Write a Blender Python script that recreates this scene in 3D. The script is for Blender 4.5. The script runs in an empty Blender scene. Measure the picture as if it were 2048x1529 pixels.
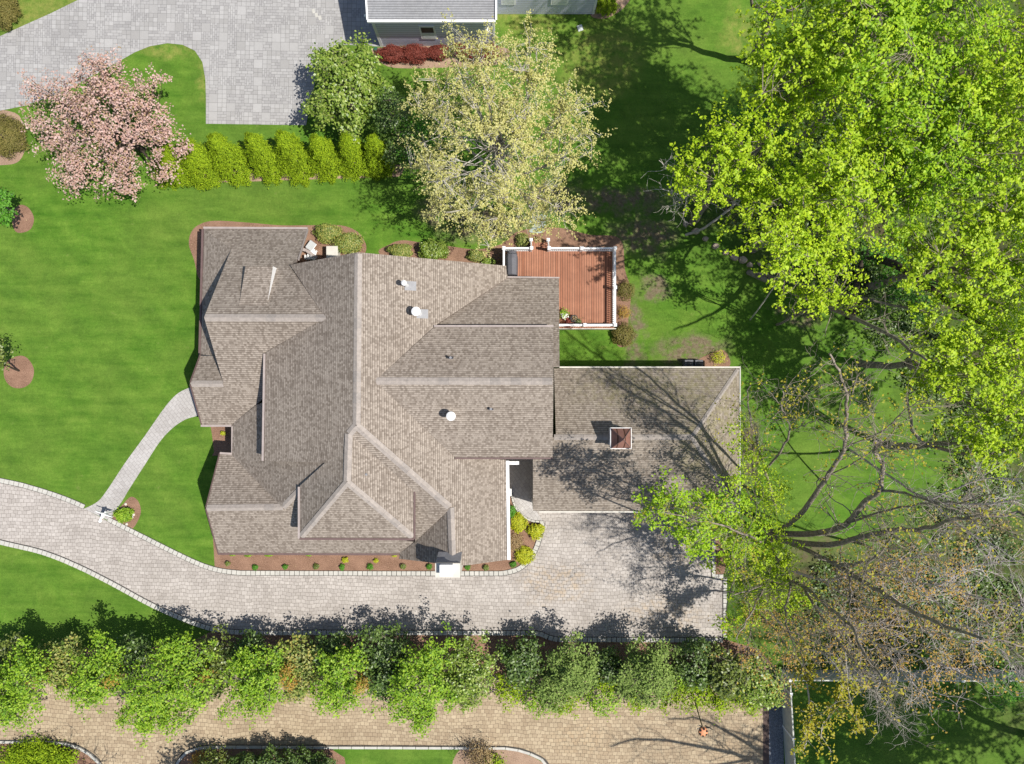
import bpy, math, random
import numpy as np
from mathutils import Vector, geometry

# ------------------------------------------------------------------ camera
S = 1422.2      # focal length in pixels of the 2048 px wide photograph
H = 50.0        # drone height above the lawn, metres
def P(px, py, z=0.0):
    k = (H - z) / S
    return Vector(((px - 1024) * k, (764.5 - py) * k, z))
scn = bpy.context.scene
cam = bpy.data.objects.new("Camera", bpy.data.cameras.new("Camera"))
scn.collection.objects.link(cam)
cam.location = (0, 0, H)
cam.rotation_euler = (0, 0, 0)
cam.data.sensor_fit = 'HORIZONTAL'
cam.data.angle = 2 * math.atan(1024 / S)
cam.data.clip_end = 400
scn.camera = cam
# ------------------------------------------------------------------ sky, sun, exposure
SUNV = Vector((0.535, -0.165, 1.0)).normalized()      # towards the sun
w = bpy.data.worlds.new("World"); scn.world = w; w.use_nodes = True
nt = w.node_tree; nt.nodes.clear()
sky = nt.nodes.new('ShaderNodeTexSky'); sky.sky_type = 'NISHITA'; sky.sun_disc = False
sky.sun_elevation = math.asin(SUNV.z); sky.sun_rotation = math.atan2(SUNV.x, SUNV.y)
bg = nt.nodes.new('ShaderNodeBackground'); bg.inputs[1].default_value = 0.085
wo = nt.nodes.new('ShaderNodeOutputWorld')
nt.links.new(sky.outputs[0], bg.inputs[0]); nt.links.new(bg.outputs[0], wo.inputs[0])
sl = bpy.data.lights.new("Sun", 'SUN'); sl.energy = 4.45; sl.angle = math.radians(0.53); sl.color = (1.0, 0.955, 0.88)
so = bpy.data.objects.new("Sun", sl); scn.collection.objects.link(so)
so.rotation_euler = SUNV.to_track_quat('Z', 'Y').to_euler(); so.location = (20, -5, 60)
scn.view_settings.view_transform = 'Standard'; scn.view_settings.look = 'None'
scn.view_settings.exposure = 0.42; scn.view_settings.gamma = 1
scn.cycles.max_bounces = 6; scn.cycles.transparent_max_bounces = 4
scn.cycles.diffuse_bounces = 3

# ------------------------------------------------------------------ helpers
COL = scn.collection
def tag(o, label=None, cat=None, group=None, kind=None):
    if label: o['label'] = label
    if cat: o['category'] = cat
    if group: o['group'] = group
    if kind: o['kind'] = kind
    return o
def empty(name, loc, label=None, cat=None, group=None, kind=None, rz=0):
    o = bpy.data.objects.new(name, None); COL.objects.link(o)
    o.location = loc; o.rotation_euler = (0, 0, rz); o.empty_display_size = 0.3
    return tag(o, label, cat, group, kind)
def link(name, me, mat, parent=None, smooth=False):
    o = bpy.data.objects.new(name, me); COL.objects.link(o)
    if mat is not None:
        for m in (mat if isinstance(mat, (list, tuple)) else [mat]): me.materials.append(m)
    if parent is not None:
        o.parent = parent
        o.matrix_parent_inverse = parent.matrix_basis.inverted()
    if smooth:
        me.polygons.foreach_set('use_smooth', np.ones(len(me.polygons), bool))
    return o
class MB:
    """collects shapes, all in world space, into one mesh"""
    def __init__(s): s.v = []; s.f = []; s.uv = None; s.mi = []
    def add(s, vs, fs, m=0):
        n = len(s.v); s.v += [tuple(v) for v in vs]; s.f += [tuple(i + n for i in f) for f in fs]; s.mi += [m] * len(fs)
    def box(s, c, d, rz=0, m=0, tilt=None):
        x, y, z = [q / 2 for q in d]
        vs = [Vector((a * x, b * y, e * z)) for e in (-1, 1) for b in (-1, 1) for a in (-1, 1)]
        if tilt is not None: vs = [tilt @ v for v in vs]
        cs, sn = math.cos(rz), math.sin(rz); c = Vector(c)
        vs = [Vector((v.x * cs - v.y * sn, v.x * sn + v.y * cs, v.z)) + c for v in vs]
        s.add(vs, [(0, 2, 3, 1), (4, 5, 7, 6), (0, 1, 5, 4), (1, 3, 7, 5), (3, 2, 6, 7), (2, 0, 4, 6)], m)
    def bar(s, a, b, w, h, m=0):
        """rectangular bar from a to b (w across, h up)"""
        a, b = Vector(a), Vector(b); d = (b - a).normalized()
        u = Vector((-d.y, d.x, 0));
        if u.length < 1e-4: u = Vector((1, 0, 0))
        u.normalize(); v = d.cross(u) * -1
        vs = []
        for p in (a, b):
            for i, j in ((-1, -1), (1, -1), (1, 1), (-1, 1)): vs.append(p + u * (i * w / 2) + v * (j * h / 2))
        s.add(vs, [(3, 2, 1, 0), (4, 5, 6, 7), (0, 1, 5, 4), (1, 2, 6, 5), (2, 3, 7, 6), (3, 0, 4, 7)], m)
    def cyl(s, a, b, r0, r1=None, n=10, m=0, cap=True):
        a, b = Vector(a), Vector(b); r1 = r0 if r1 is None else r1
        d = (b - a).normalized(); u = d.orthogonal().normalized(); v = d.cross(u)
        vs = [p + (u * math.cos(t) + v * math.sin(t)) * r for p, r in ((a, r0), (b, r1)) for t in [2 * math.pi * i / n for i in range(n)]]
        fs = [(i, (i + 1) % n, n + (i + 1) % n, n + i) for i in range(n)]
        if cap: fs += [tuple(range(n))[::-1], tuple(range(n, 2 * n))]
        s.add(vs, fs, m)
    def lathe(s, c, prof, n=14, m=0):
        c = Vector(c); vs = []; fs = []
        for r, z in prof:
            for i in range(n): vs.append(c + Vector((r * math.cos(2 * math.pi * i / n), r * math.sin(2 * math.pi * i / n), z)))
        for k in range(len(prof) - 1):
            for i in range(n): fs.append((k * n + i, k * n + (i + 1) % n, (k + 1) * n + (i + 1) % n, (k + 1) * n + i))
        fs.append(tuple(range(n))[::-1]); fs.append(tuple(range((len(prof) - 1) * n, len(prof) * n)))
        s.add(vs, fs, m)
    def poly(s, pts, z=None, m=0):
        """flat or gently sloping polygon, triangulated in plan, facing up"""
        pts = [Vector(p) for p in pts]
        tri = geometry.tessellate_polygon([[Vector((p.x, p.y, 0)) for p in pts]])
        out = []
        for t in tri:
            a, b, c = (pts[i] for i in t)
            cr = (b.x - a.x) * (c.y - a.y) - (b.y - a.y) * (c.x - a.x)
            out.append(tuple(t) if cr > 0 else tuple(t)[::-1])
        s.add(pts, out, m)
    def build(s, name, mat, parent=None, smooth=False, bevel=0, uv=None):
        me = bpy.data.meshes.new(name); me.from_pydata([tuple(v) for v in s.v], [], s.f)
        if any(s.mi): me.polygons.foreach_set('material_index', s.mi)
        if uv:
            l = me.uv_layers.new(name='UVMap')
            for p in me.polygons:
                for li in p.loop_indices:
                    l.data[li].uv = uv(me.vertices[me.loops[li].vertex_index].co, p)
        me.update()
        o = link(name, me, mat, parent, smooth)
        if bevel:
            b = o.modifiers.new('bevel', 'BEVEL'); b.width = bevel; b.segments = 2; b.limit_method = 'ANGLE'
        return o
def smooth_line(pts, closed=False, n=6):
    """Catmull-Rom through 2-D pixel points"""
    pts = [Vector((p[0], p[1])) for p in pts]; N = len(pts); out = []
    rng_ = range(N) if closed else range(N - 1)
    for i in rng_:
        if closed: a, b, c, d = pts[i - 1], pts[i], pts[(i + 1) % N], pts[(i + 2) % N]
        else: a, b, c, d = pts[max(i - 1, 0)], pts[i], pts[i + 1], pts[min(i + 2, N - 1)]
        for k in range(n):
            t = k / n
            out.append(0.5 * ((2 * b) + (c - a) * t + (2 * a - 5 * b + 4 * c - d) * t * t + (3 * b - a - 3 * c + d) * t ** 3))
    if not closed: out.append(pts[-1])
    return [(p.x, p.y) for p in out]

# ------------------------------------------------------------------ materials
def M(name, rough=0.8, spec=0.3):
    m = bpy.data.materials.new(name); m.use_nodes = True
    b = m.node_tree.nodes['Principled BSDF']; b.inputs['Roughness'].default_value = rough
    b.inputs['Specular IOR Level'].default_value = spec
    return m, m.node_tree, b
def nd(t, typ, **kw):
    n = t.nodes.new(typ)
    for k, v in kw.items():
        if isinstance(k, str) and hasattr(n, k) and not k.startswith('i_'): setattr(n, k, v)
    return n
def lk(t, a, b): t.links.new(a, b)
def coord(t, scale=(1, 1, 1), uv=False, rot=0, loc=(0, 0, 0)):
    if uv: src = nd(t, 'ShaderNodeTexCoord').outputs['UV']
    else: src = nd(t, 'ShaderNodeNewGeometry').outputs['Position']
    mp = nd(t, 'ShaderNodeMapping'); mp.inputs['Scale'].default_value = scale
    mp.inputs['Rotation'].default_value = (0, 0, rot); mp.inputs['Location'].default_value = loc
    lk(t, src, mp.inputs['Vector']); return mp.outputs[0]
def noise(t, vec, scale, detail=4, rough=0.55, dist=0):
    n = nd(t, 'ShaderNodeTexNoise'); n.inputs['Scale'].default_value = scale
    n.inputs['Detail'].default_value = detail; n.inputs['Roughness'].default_value = rough
    n.inputs['Distortion'].default_value = dist
    lk(t, vec, n.inputs['Vector']); return n.outputs['Fac']
def ramp(t, fac, stops, interp='LINEAR'):
    r = nd(t, 'ShaderNodeValToRGB'); r.color_ramp.interpolation = interp
    e = r.color_ramp.elements
    while len(e) < len(stops): e.new(0.5)
    for q, (p, c) in zip(e, stops):
        q.position = p; q.color = (*c, 1) if len(c) == 3 else c
    lk(t, fac, r.inputs[0]); return r.outputs[0]
def mix(t, fac, a, b, mode='MIX'):
    n = nd(t, 'ShaderNodeMix', data_type='RGBA', blend_type=mode)
    for sock, v in ((n.inputs[0], fac), (n.inputs[6], a), (n.inputs[7], b)):
        if hasattr(v, 'is_output'): lk(t, v, sock)
        elif isinstance(v, (int, float)): sock.default_value = v
        else: sock.default_value = (*v, 1)
    return n.outputs[2]
def math_(t, op, a, b=None, c=None):
    n = nd(t, 'ShaderNodeMath', operation=op)
    for i, v in enumerate((a, b, c)):
        if v is None: continue
        if hasattr(v, 'is_output'): lk(t, v, n.inputs[i])
        else: n.inputs[i].default_value = v
    return n.outputs[0]
def bump(t, b, h, strength=0.3, dist=0.02):
    n = nd(t, 'ShaderNodeBump'); n.inputs['Strength'].default_value = strength; n.inputs['Distance'].default_value = dist
    lk(t, h, n.inputs['Height']); lk(t, n.outputs[0], b.inputs['Normal'])
def plain(name, col, rough=0.7, spec=0.3, var=0.12, scale=3, metal=0):
    m, t, b = M(name, rough, spec)
    f = noise(t, coord(t), scale, 5)
    c = ramp(t, f, [(0.3, tuple(x * (1 - var) for x in col)), (0.7, tuple(min(1, x * (1 + var)) for x in col))])
    lk(t, c, b.inputs['Base Color']); b.inputs['Metallic'].default_value = metal
    return m
def ellipse_mask(t, items):
    """soft patches at world positions; items (px,py,rx_px,ry_px)"""
    out = None; pos = nd(t, 'ShaderNodeNewGeometry').outputs['Position']
    wv = nd(t, 'ShaderNodeTexNoise'); wv.inputs['Scale'].default_value = 0.8; wv.inputs['Detail'].default_value = 5
    lk(t, pos, wv.inputs['Vector'])
    va = nd(t, 'ShaderNodeVectorMath', operation='MULTIPLY_ADD'); lk(t, wv.outputs['Color'], va.inputs[0])
    va.inputs[1].default_value = (2.4, 2.4, 0); lk(t, pos, va.inputs[2])
    for px, py, rx, ry in items:
        c = P(px, py); k = H / S
        a = nd(t, 'ShaderNodeVectorMath', operation='SUBTRACT'); lk(t, va.outputs[0], a.inputs[0]); a.inputs[1].default_value = (c.x + 1.2, c.y + 1.2, 0)
        d = nd(t, 'ShaderNodeVectorMath', operation='MULTIPLY'); lk(t, a.outputs[0], d.inputs[0]); d.inputs[1].default_value = (1 / (rx * k), 1 / (ry * k), 0)
        l = nd(t, 'ShaderNodeVectorMath', operation='LENGTH'); lk(t, d.outputs[0], l.inputs[0])
        mr = nd(t, 'ShaderNodeMapRange'); mr.inputs[1].default_value = 1.15; mr.inputs[2].default_value = 0.55; lk(t, l.outputs['Value'], mr.inputs[0])
        out = mr.outputs[0] if out is None else math_(t, 'MAXIMUM', out, mr.outputs[0])
    return out

def mat_lawn():
    m, t, b = M('lawn_grass', 0.9, 0.12)
    v = coord(t)
    big = noise(t, v, 0.13, 3, 0.5)
    mid = noise(t, v, 0.7, 5, 0.6, 0.6)
    st = noise(t, coord(t, (0.3, 1.9, 1), rot=math.radians(48)), 0.8, 5, 0.65)
    fine = noise(t, v, 9, 3, 0.7)
    c = ramp(t, mid, [(0.28, (0.05, 0.145, 0.012)), (0.5, (0.105, 0.245, 0.019)), (0.72, (0.2, 0.33, 0.042))])
    c2 = ramp(t, st, [(0.3, (0.05, 0.15, 0.013)), (0.66, (0.185, 0.315, 0.045))])
    c = mix(t, 0.58, c, c2)
    mow = nd(t, 'ShaderNodeTexWave'); mow.inputs['Scale'].default_value = 0.16; mow.inputs['Distortion'].default_value = 1.5; mow.inputs['Detail'].default_value = 2; lk(t, coord(t, rot=math.radians(-48)), mow.inputs['Vector'])
    c = mix(t, 0.22, c, ramp(t, mow.outputs['Fac'], [(0.3, (0.6, 0.65, 0.6)), (0.7, (1, 1, 1))]), 'MULTIPLY')
    c = mix(t, ramp(t, big, [(0.4, (0, 0, 0)), (0.65, (1, 1, 1))]), c, mix(t, 0.3, c, (0.19, 0.24, 0.05)))
    c = mix(t, 0.45, c, ramp(t, noise(t, v, 2.6, 5, 0.75, 0.4), [(0.3, (0.5, 0.55, 0.5)), (0.68, (1, 1, 1))]), 'MULTIPLY')
    # thin dry spots
    dry = ramp(t, noise(t, v, 1.3, 6, 0.7), [(0.62, (0, 0, 0)), (0.8, (1, 1, 1))])
    c = mix(t, math_(t, 'MULTIPLY', dry, 0.55), c, (0.26, 0.27, 0.09))
    # faint straw coloured wear
    wear = ellipse_mask(t, [(1060, 15, 90, 60), (1200, 120, 90, 90), (330, 100, 70, 20), (405, 150, 16, 60), (60, 15, 130, 60), (1480, 70, 40, 60)])
    wn = ramp(t, noise(t, v, 1.8, 5, 0.7), [(0.35, (0, 0, 0)), (0.7, (1, 1, 1))])
    c = mix(t, math_(t, 'MULTIPLY', math_(t, 'MULTIPLY', wear, wn), 0.8), c, (0.33, 0.32, 0.085))
    # bare earth below the trees and round the deck
    soil = ellipse_mask(t, [(1290, 470, 75, 45), (1385, 700, 80, 38), (1310, 575, 36, 24), (1240, 400, 110, 30), (1610, 640, 40, 18), (1560, 620, 18, 14),
                            (1400, 720, 70, 22), (980, 450, 110, 36), (870, 420, 40, 34), (1640, 1120, 100, 50), (1500, 900, 22, 80), (1110, 400, 80, 34), (1265, 660, 22, 80)])
    sn = ramp(t, noise(t, v, 1.5, 6, 0.7), [(0.38, (0, 0, 0)), (0.55, (1, 1, 1))])
    earth = ramp(t, noise(t, v, 5, 6, 0.7), [(0.3, (0.13, 0.095, 0.06)), (0.7, (0.27, 0.205, 0.15))])
    c = mix(t, math_(t, 'MULTIPLY', soil, math_(t, 'ADD', math_(t, 'MULTIPLY', sn, 0.8), 0.12)), c, earth)
    c = mix(t, 0.5, c, ramp(t, fine, [(0.25, (0.4, 0.4, 0.4)), (0.75, (1.0, 1.0, 1.0))]), 'MULTIPLY')
    c = mix(t, 0.3, c, ramp(t, noise(t, v, 5, 4, 0.8), [(0.35, (0.55, 0.6, 0.5)), (0.62, (1, 1, 1))]), 'MULTIPLY')
    # leaf litter and moss of the wood at the right
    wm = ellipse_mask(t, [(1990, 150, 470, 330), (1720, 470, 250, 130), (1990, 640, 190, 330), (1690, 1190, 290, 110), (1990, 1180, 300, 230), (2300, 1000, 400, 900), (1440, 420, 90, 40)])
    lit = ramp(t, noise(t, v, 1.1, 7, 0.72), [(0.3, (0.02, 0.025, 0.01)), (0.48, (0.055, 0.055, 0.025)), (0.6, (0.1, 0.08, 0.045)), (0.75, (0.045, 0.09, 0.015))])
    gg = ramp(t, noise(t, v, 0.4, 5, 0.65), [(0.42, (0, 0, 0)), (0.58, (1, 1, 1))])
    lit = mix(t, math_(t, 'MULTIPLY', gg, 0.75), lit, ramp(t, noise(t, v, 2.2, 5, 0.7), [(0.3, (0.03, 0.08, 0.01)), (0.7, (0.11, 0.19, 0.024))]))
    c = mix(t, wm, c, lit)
    lk(t, c, b.inputs['Base Color']); bump(t, b, noise(t, v, 14, 4, 0.7), 0.6, 0.05); return m
def mat_wood_floor():
    m, t, b = M('leaf_litter', 0.95, 0.1)
    v = coord(t)
    c = ramp(t, noise(t, v, 1.1, 7, 0.72), [(0.3, (0.02, 0.022, 0.01)), (0.48, (0.055, 0.05, 0.025)), (0.6, (0.085, 0.07, 0.04)), (0.75, (0.045, 0.085, 0.015))])
    g = ramp(t, noise(t, v, 0.33, 4, 0.6), [(0.4, (0, 0, 0)), (0.56, (1, 1, 1))])
    c = mix(t, math_(t, 'MULTIPLY', g, 0.8), c, ramp(t, noise(t, v, 2.2, 5, 0.7), [(0.3, (0.03, 0.075, 0.01)), (0.7, (0.1, 0.17, 0.024))]))
    c = mix(t, 0.6, c, ramp(t, noise(t, v, 11, 3, 0.7), [(0.3, (0.4, 0.4, 0.4)), (0.7, (1, 1, 1))]), 'MULTIPLY')
    lk(t, c, b.inputs['Base Color']); bump(t, b, noise(t, v, 9, 5, 0.8), 0.9, 0.08); return m
def mat_mulch(name='bark_mulch', a=(0.125, 0.068, 0.043), d=(0.32, 0.195, 0.135)):
    m, t, b = M(name, 0.95, 0.1); v = coord(t)
    c = ramp(t, noise(t, v, 14, 5, 0.75), [(0.3, a), (0.7, d)])
    c = mix(t, math_(t, 'MULTIPLY', ramp(t, noise(t, v, 1.0, 4), [(0.4, (0, 0, 0)), (0.7, (1, 1, 1))]), 0.35), c, tuple(x * 1.35 for x in d))
    vo = nd(t, 'ShaderNodeTexVoronoi'); vo.inputs['Scale'].default_value = 2.4; lk(t, v, vo.inputs['Vector'])
    fl = ramp(t, vo.outputs['Distance'], [(0.05, (1, 1, 1)), (0.075, (0, 0, 0))])
    c = mix(t, math_(t, 'MULTIPLY', fl, 0.7), c, (0.45, 0.36, 0.2))
    lk(t, c, b.inputs['Base Color']); bump(t, b, noise(t, v, 18, 4, 0.8), 0.8, 0.05); return m
def warp(t, vec, scale, amt):
    n = nd(t, 'ShaderNodeTexNoise'); n.inputs['Scale'].default_value = scale; n.inputs['Detail'].default_value = 2; lk(t, vec, n.inputs['Vector'])
    s = nd(t, 'ShaderNodeVectorMath', operation='SUBTRACT'); lk(t, n.outputs['Color'], s.inputs[0]); s.inputs[1].default_value = (0.5, 0.5, 0.5)
    a = nd(t, 'ShaderNodeVectorMath', operation='MULTIPLY_ADD'); lk(t, s.outputs[0], a.inputs[0]); a.inputs[1].default_value = (amt, amt, 0); lk(t, vec, a.inputs[2])
    return a.outputs[0]
def brick(t, vec, bw, rh, c1, c2, mort, ms=0.012, bias=0.0, off=0.5, smooth=0.2, sq=1.0, sqf=2):
    n = nd(t, 'ShaderNodeTexBrick', offset=off, squash=sq, squash_frequency=sqf)
    n.inputs['Color1'].default_value = (*c1, 1); n.inputs['Color2'].default_value = (*c2, 1); n.inputs['Mortar'].default_value = (*mort, 1)
    n.inputs['Scale'].default_value = 1; n.inputs['Mortar Size'].default_value = ms; n.inputs['Mortar Smooth'].default_value = smooth
    n.inputs['Bias'].default_value = bias; n.inputs['Brick Width'].default_value = bw; n.inputs['Row Height'].default_value = rh
    lk(t, vec, n.inputs['Vector']); return n
def mat_cobble(name, c1, c2, mort, rot=0.0, stain=(0.45, 0.33, 0.2), bw=0.31, rh=0.25, patches=None):
    m, t, b = M(name, 0.85, 0.25)
    v = warp(t, warp(t, coord(t, rot=rot), 2.2, 0.16), 0.45, 0.6)
    br = brick(t, v, bw, rh, c1, c2, mort, 0.014, 0, 0.5, 0.6)
    c = br.outputs['Color']; p = coord(t)
    c = mix(t, 0.55, c, ramp(t, noise(t, p, 0.45, 5, 0.6), [(0.3, (0.66, 0.64, 0.62)), (0.7, (1, 1, 1))]), 'MULTIPLY')
    c = mix(t, 0.3, c, ramp(t, noise(t, coord(t, (0.25, 1.5, 1)), 0.8, 5, 0.6), [(0.35, (0.72, 0.7, 0.68)), (0.65, (1, 1, 1))]), 'MULTIPLY')
    c = mix(t, 0.35, c, ramp(t, noise(t, p, 6, 5, 0.7), [(0.3, (0.7, 0.69, 0.67)), (0.7, (1, 1, 1))]), 'MULTIPLY')
    if patches:
        pm = ellipse_mask(t, patches)
        sn = ramp(t, noise(t, p, 2.4, 5, 0.7), [(0.45, (0, 0, 0)), (0.62, (1, 1, 1))])
        c = mix(t, math_(t, 'MULTIPLY', math_(t, 'MULTIPLY', pm, sn), 0.5), c, stain)
        c = mix(t, math_(t, 'MULTIPLY', math_(t, 'MULTIPLY', pm, br.outputs['Fac']), 0.9), c, (0.06, 0.05, 0.04))
    lk(t, c, b.inputs['Base Color'])
    inv = math_(t, 'SUBTRACT', 1, br.outputs['Fac']); bump(t, b, inv, 0.5, 0.012); return m
def mat_ashlar():
    """random squared pavers in three sizes"""
    m, t, b = M('ashlar_pavers', 0.85, 0.25)
    pos = coord(t, rot=0.02)
    G = 0.62
    sn = nd(t, 'ShaderNodeVectorMath', operation='SNAP'); lk(t, pos, sn.inputs[0]); sn.inputs[1].default_value = (G, G, 10)
    wn = nd(t, 'ShaderNodeTexWhiteNoise', noise_dimensions='2D'); lk(t, sn.outputs[0], wn.inputs['Vector'])
    A = brick(t, pos, G / 2, G / 2, (0.33, 0.32, 0.31), (0.42, 0.41, 0.40), (0.17, 0.165, 0.16), 0.011, 0, 0.0, 0.3)
    B = brick(t, pos, G * 2 / 3 + 0.0001, G / 3, (0.31, 0.30, 0.295), (0.40, 0.39, 0.38), (0.17, 0.165, 0.16), 0.011, 0, 0.37, 0.3)
    C = brick(t, pos, G, G, (0.33, 0.32, 0.31), (0.41, 0.40, 0.39), (0.17, 0.165, 0.16), 0.011, 0, 0.0, 0.3)
    D = brick(t, coord(t, rot=0.02 + math.pi / 2), G / 2, G / 4, (0.32, 0.31, 0.305), (0.41, 0.40, 0.39), (0.17, 0.165, 0.16), 0.011, 0, 0.5, 0.3)
    c = A.outputs['Color']
    for thr, X in ((0.38, B), (0.68, D), (0.84, C)):
        c = mix(t, math_(t, 'GREATER_THAN', wn.outputs['Value'], thr), c, X.outputs['Color'])
    p = coord(t)
    c = mix(t, 0.5, c, ramp(t, noise(t, p, 0.4, 5, 0.6), [(0.3, (0.78, 0.78, 0.78)), (0.7, (1, 1, 1))]), 'MULTIPLY')
    c = mix(t, 0.4, c, ramp(t, noise(t, p, 7, 5, 0.7), [(0.3, (0.75, 0.75, 0.75)), (0.7, (1, 1, 1))]), 'MULTIPLY')
    lk(t, c, b.inputs['Base Color']); return m
def mat_shingle(name, a, d, mort, moss=None):
    m, t, b = M(name, 0.92, 0.15)
    v = warp(t, coord(t, uv=True), 5, 0.02)
    v2 = nd(t, 'ShaderNodeMapping'); lk(t, v, v2.inputs[0])
    b1 = brick(t, v, 0.13, 0.14, (0, 0, 0), (1, 1, 1), (0.3, 0.3, 0.3), 0.006, 0.0, 0.43, 0.5)
    b2 = brick(t, v, 0.23, 0.14, (0, 0, 0), (1, 1, 1), (0.5, 0.5, 0.5), 0.0, 0.0, 0.61, 0.5)
    c = ramp(t, mix(t, 0.2, b1.outputs['Color'], b2.outputs['Color']), [(0.15, a), (0.5, tuple(0.45 * x + 0.55 * y for x, y in zip(a, d))), (0.85, d)])
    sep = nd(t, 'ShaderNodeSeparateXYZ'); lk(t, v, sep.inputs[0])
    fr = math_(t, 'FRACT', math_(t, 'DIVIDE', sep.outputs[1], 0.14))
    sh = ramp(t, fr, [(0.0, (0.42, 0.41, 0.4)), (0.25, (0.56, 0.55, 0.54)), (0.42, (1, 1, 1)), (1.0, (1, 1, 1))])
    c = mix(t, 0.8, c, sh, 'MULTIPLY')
    p = coord(t)
    c = mix(t, 0.5, c, ramp(t, noise(t, p, 0.35, 5, 0.6), [(0.3, (0.78, 0.765, 0.75)), (0.7, (1, 1, 1))]), 'MULTIPLY')
    c = mix(t, 0.35, c, ramp(t, noise(t, coord(t, (0.5, 3, 1), uv=True), 1.2, 4, 0.6), [(0.3, (0.75, 0.74, 0.74)), (0.7, (1, 1, 1))]), 'MULTIPLY')
    c = mix(t, 0.3, c, ramp(t, noise(t, p, 16, 3, 0.7), [(0.3, (0.7, 0.7, 0.7)), (0.7, (1, 1, 1))]), 'MULTIPLY')
    if moss:
        pm = ellipse_mask(t, moss); mn = ramp(t, noise(t, p, 2.5, 6, 0.75), [(0.42, (0, 0, 0)), (0.6, (1, 1, 1))])
        c = mix(t, math_(t, 'MULTIPLY', math_(t, 'MULTIPLY', pm, mn), 0.55), c, (0.22, 0.2, 0.09))
    lk(t, c, b.inputs['Base Color'])
    h = math_(t, 'ADD', math_(t, 'MULTIPLY', fr, -1.0), math_(t, 'MULTIPLY', b1.outputs['Fac'], -0.4)); bump(t, b, h, 0.5, 0.015)
    return m
def mat_siding(name, col):
    m, t, b = M(name, 0.6, 0.3)
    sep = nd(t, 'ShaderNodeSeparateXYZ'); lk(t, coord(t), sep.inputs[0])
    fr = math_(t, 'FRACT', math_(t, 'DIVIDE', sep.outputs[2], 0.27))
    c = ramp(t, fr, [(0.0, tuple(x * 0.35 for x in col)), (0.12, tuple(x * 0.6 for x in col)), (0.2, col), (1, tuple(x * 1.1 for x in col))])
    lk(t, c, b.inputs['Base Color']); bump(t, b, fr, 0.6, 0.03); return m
def mat_boards(name, a, d, pitch, axis=0):
    m, t, b = M(name, 0.7, 0.3)
    sep = nd(t, 'ShaderNodeSeparateXYZ'); lk(t, coord(t), sep.inputs[0])
    q = math_(t, 'DIVIDE', sep.outputs[axis], pitch); fr = math_(t, 'FRACT', q)
    wn = nd(t, 'ShaderNodeTexWhiteNoise', noise_dimensions='1D'); lk(t, math_(t, 'FLOOR', q), wn.inputs['W'])
    c = ramp(t, wn.outputs['Value'], [(0, a), (1, d)])
    c = mix(t, 0.6, c, ramp(t, noise(t, coord(t), 0.9, 5, 0.65), [(0.35, (0.62, 0.6, 0.6)), (0.65, (1, 1, 1))]), 'MULTIPLY')
    g = noise(t, coord(t, (6, 0.7, 1) if axis == 0 else (0.7, 6, 1)), 3, 5, 0.6)
    c = mix(t, 0.4, c, ramp(t, g, [(0.3, (0.65, 0.65, 0.65)), (0.7, (1, 1, 1))]), 'MULTIPLY')
    c = mix(t, ramp(t, fr, [(0.0, (1, 1, 1)), (0.14, (1, 1, 1)), (0.2, (0, 0, 0))]), c, (0.07, 0.03, 0.018))
    lk(t, c, b.inputs['Base Color']); return m
def mat_leaf(name, cols, trans=0.35, rough=0.55, spec=0.35):
    m, t, b = M(name, rough, spec)
    ri = nd(t, 'ShaderNodeNewGeometry').outputs['Random Per Island']
    n = len(cols); c = ramp(t, ri, [(i / (n - 1), q) for i, q in enumerate(cols)])
    c = mix(t, 0.5, c, ramp(t, noise(t, coord(t), 0.9, 3, 0.6), [(0.3, (0.6, 0.62, 0.6)), (0.7, (1, 1, 1))]), 'MULTIPLY')
    lk(t, c, b.inputs['Base Color'])
    tr = nd(t, 'ShaderNodeBsdfTranslucent'); lk(t, c, tr.inputs['Color'])
    ms = nd(t, 'ShaderNodeMixShader'); ms.inputs[0].default_value = trans
    lk(t, b.outputs[0], ms.inputs[1]); lk(t, tr.outputs[0], ms.inputs[2])
    out = [x for x in t.nodes if x.type == 'OUTPUT_MATERIAL'][0]; lk(t, ms.outputs[0], out.inputs[0])
    return m
def mat_bark(name, a, d):
    m, t, b = M(name, 0.9, 0.15); v = coord(t)
    c = ramp(t, noise(t, v, 4, 6, 0.7), [(0.3, a), (0.7, d)])
    lk(t, c, b.inputs['Base Color']); bump(t, b, noise(t, v, 12, 4, 0.7), 0.5, 0.03); return m

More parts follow.
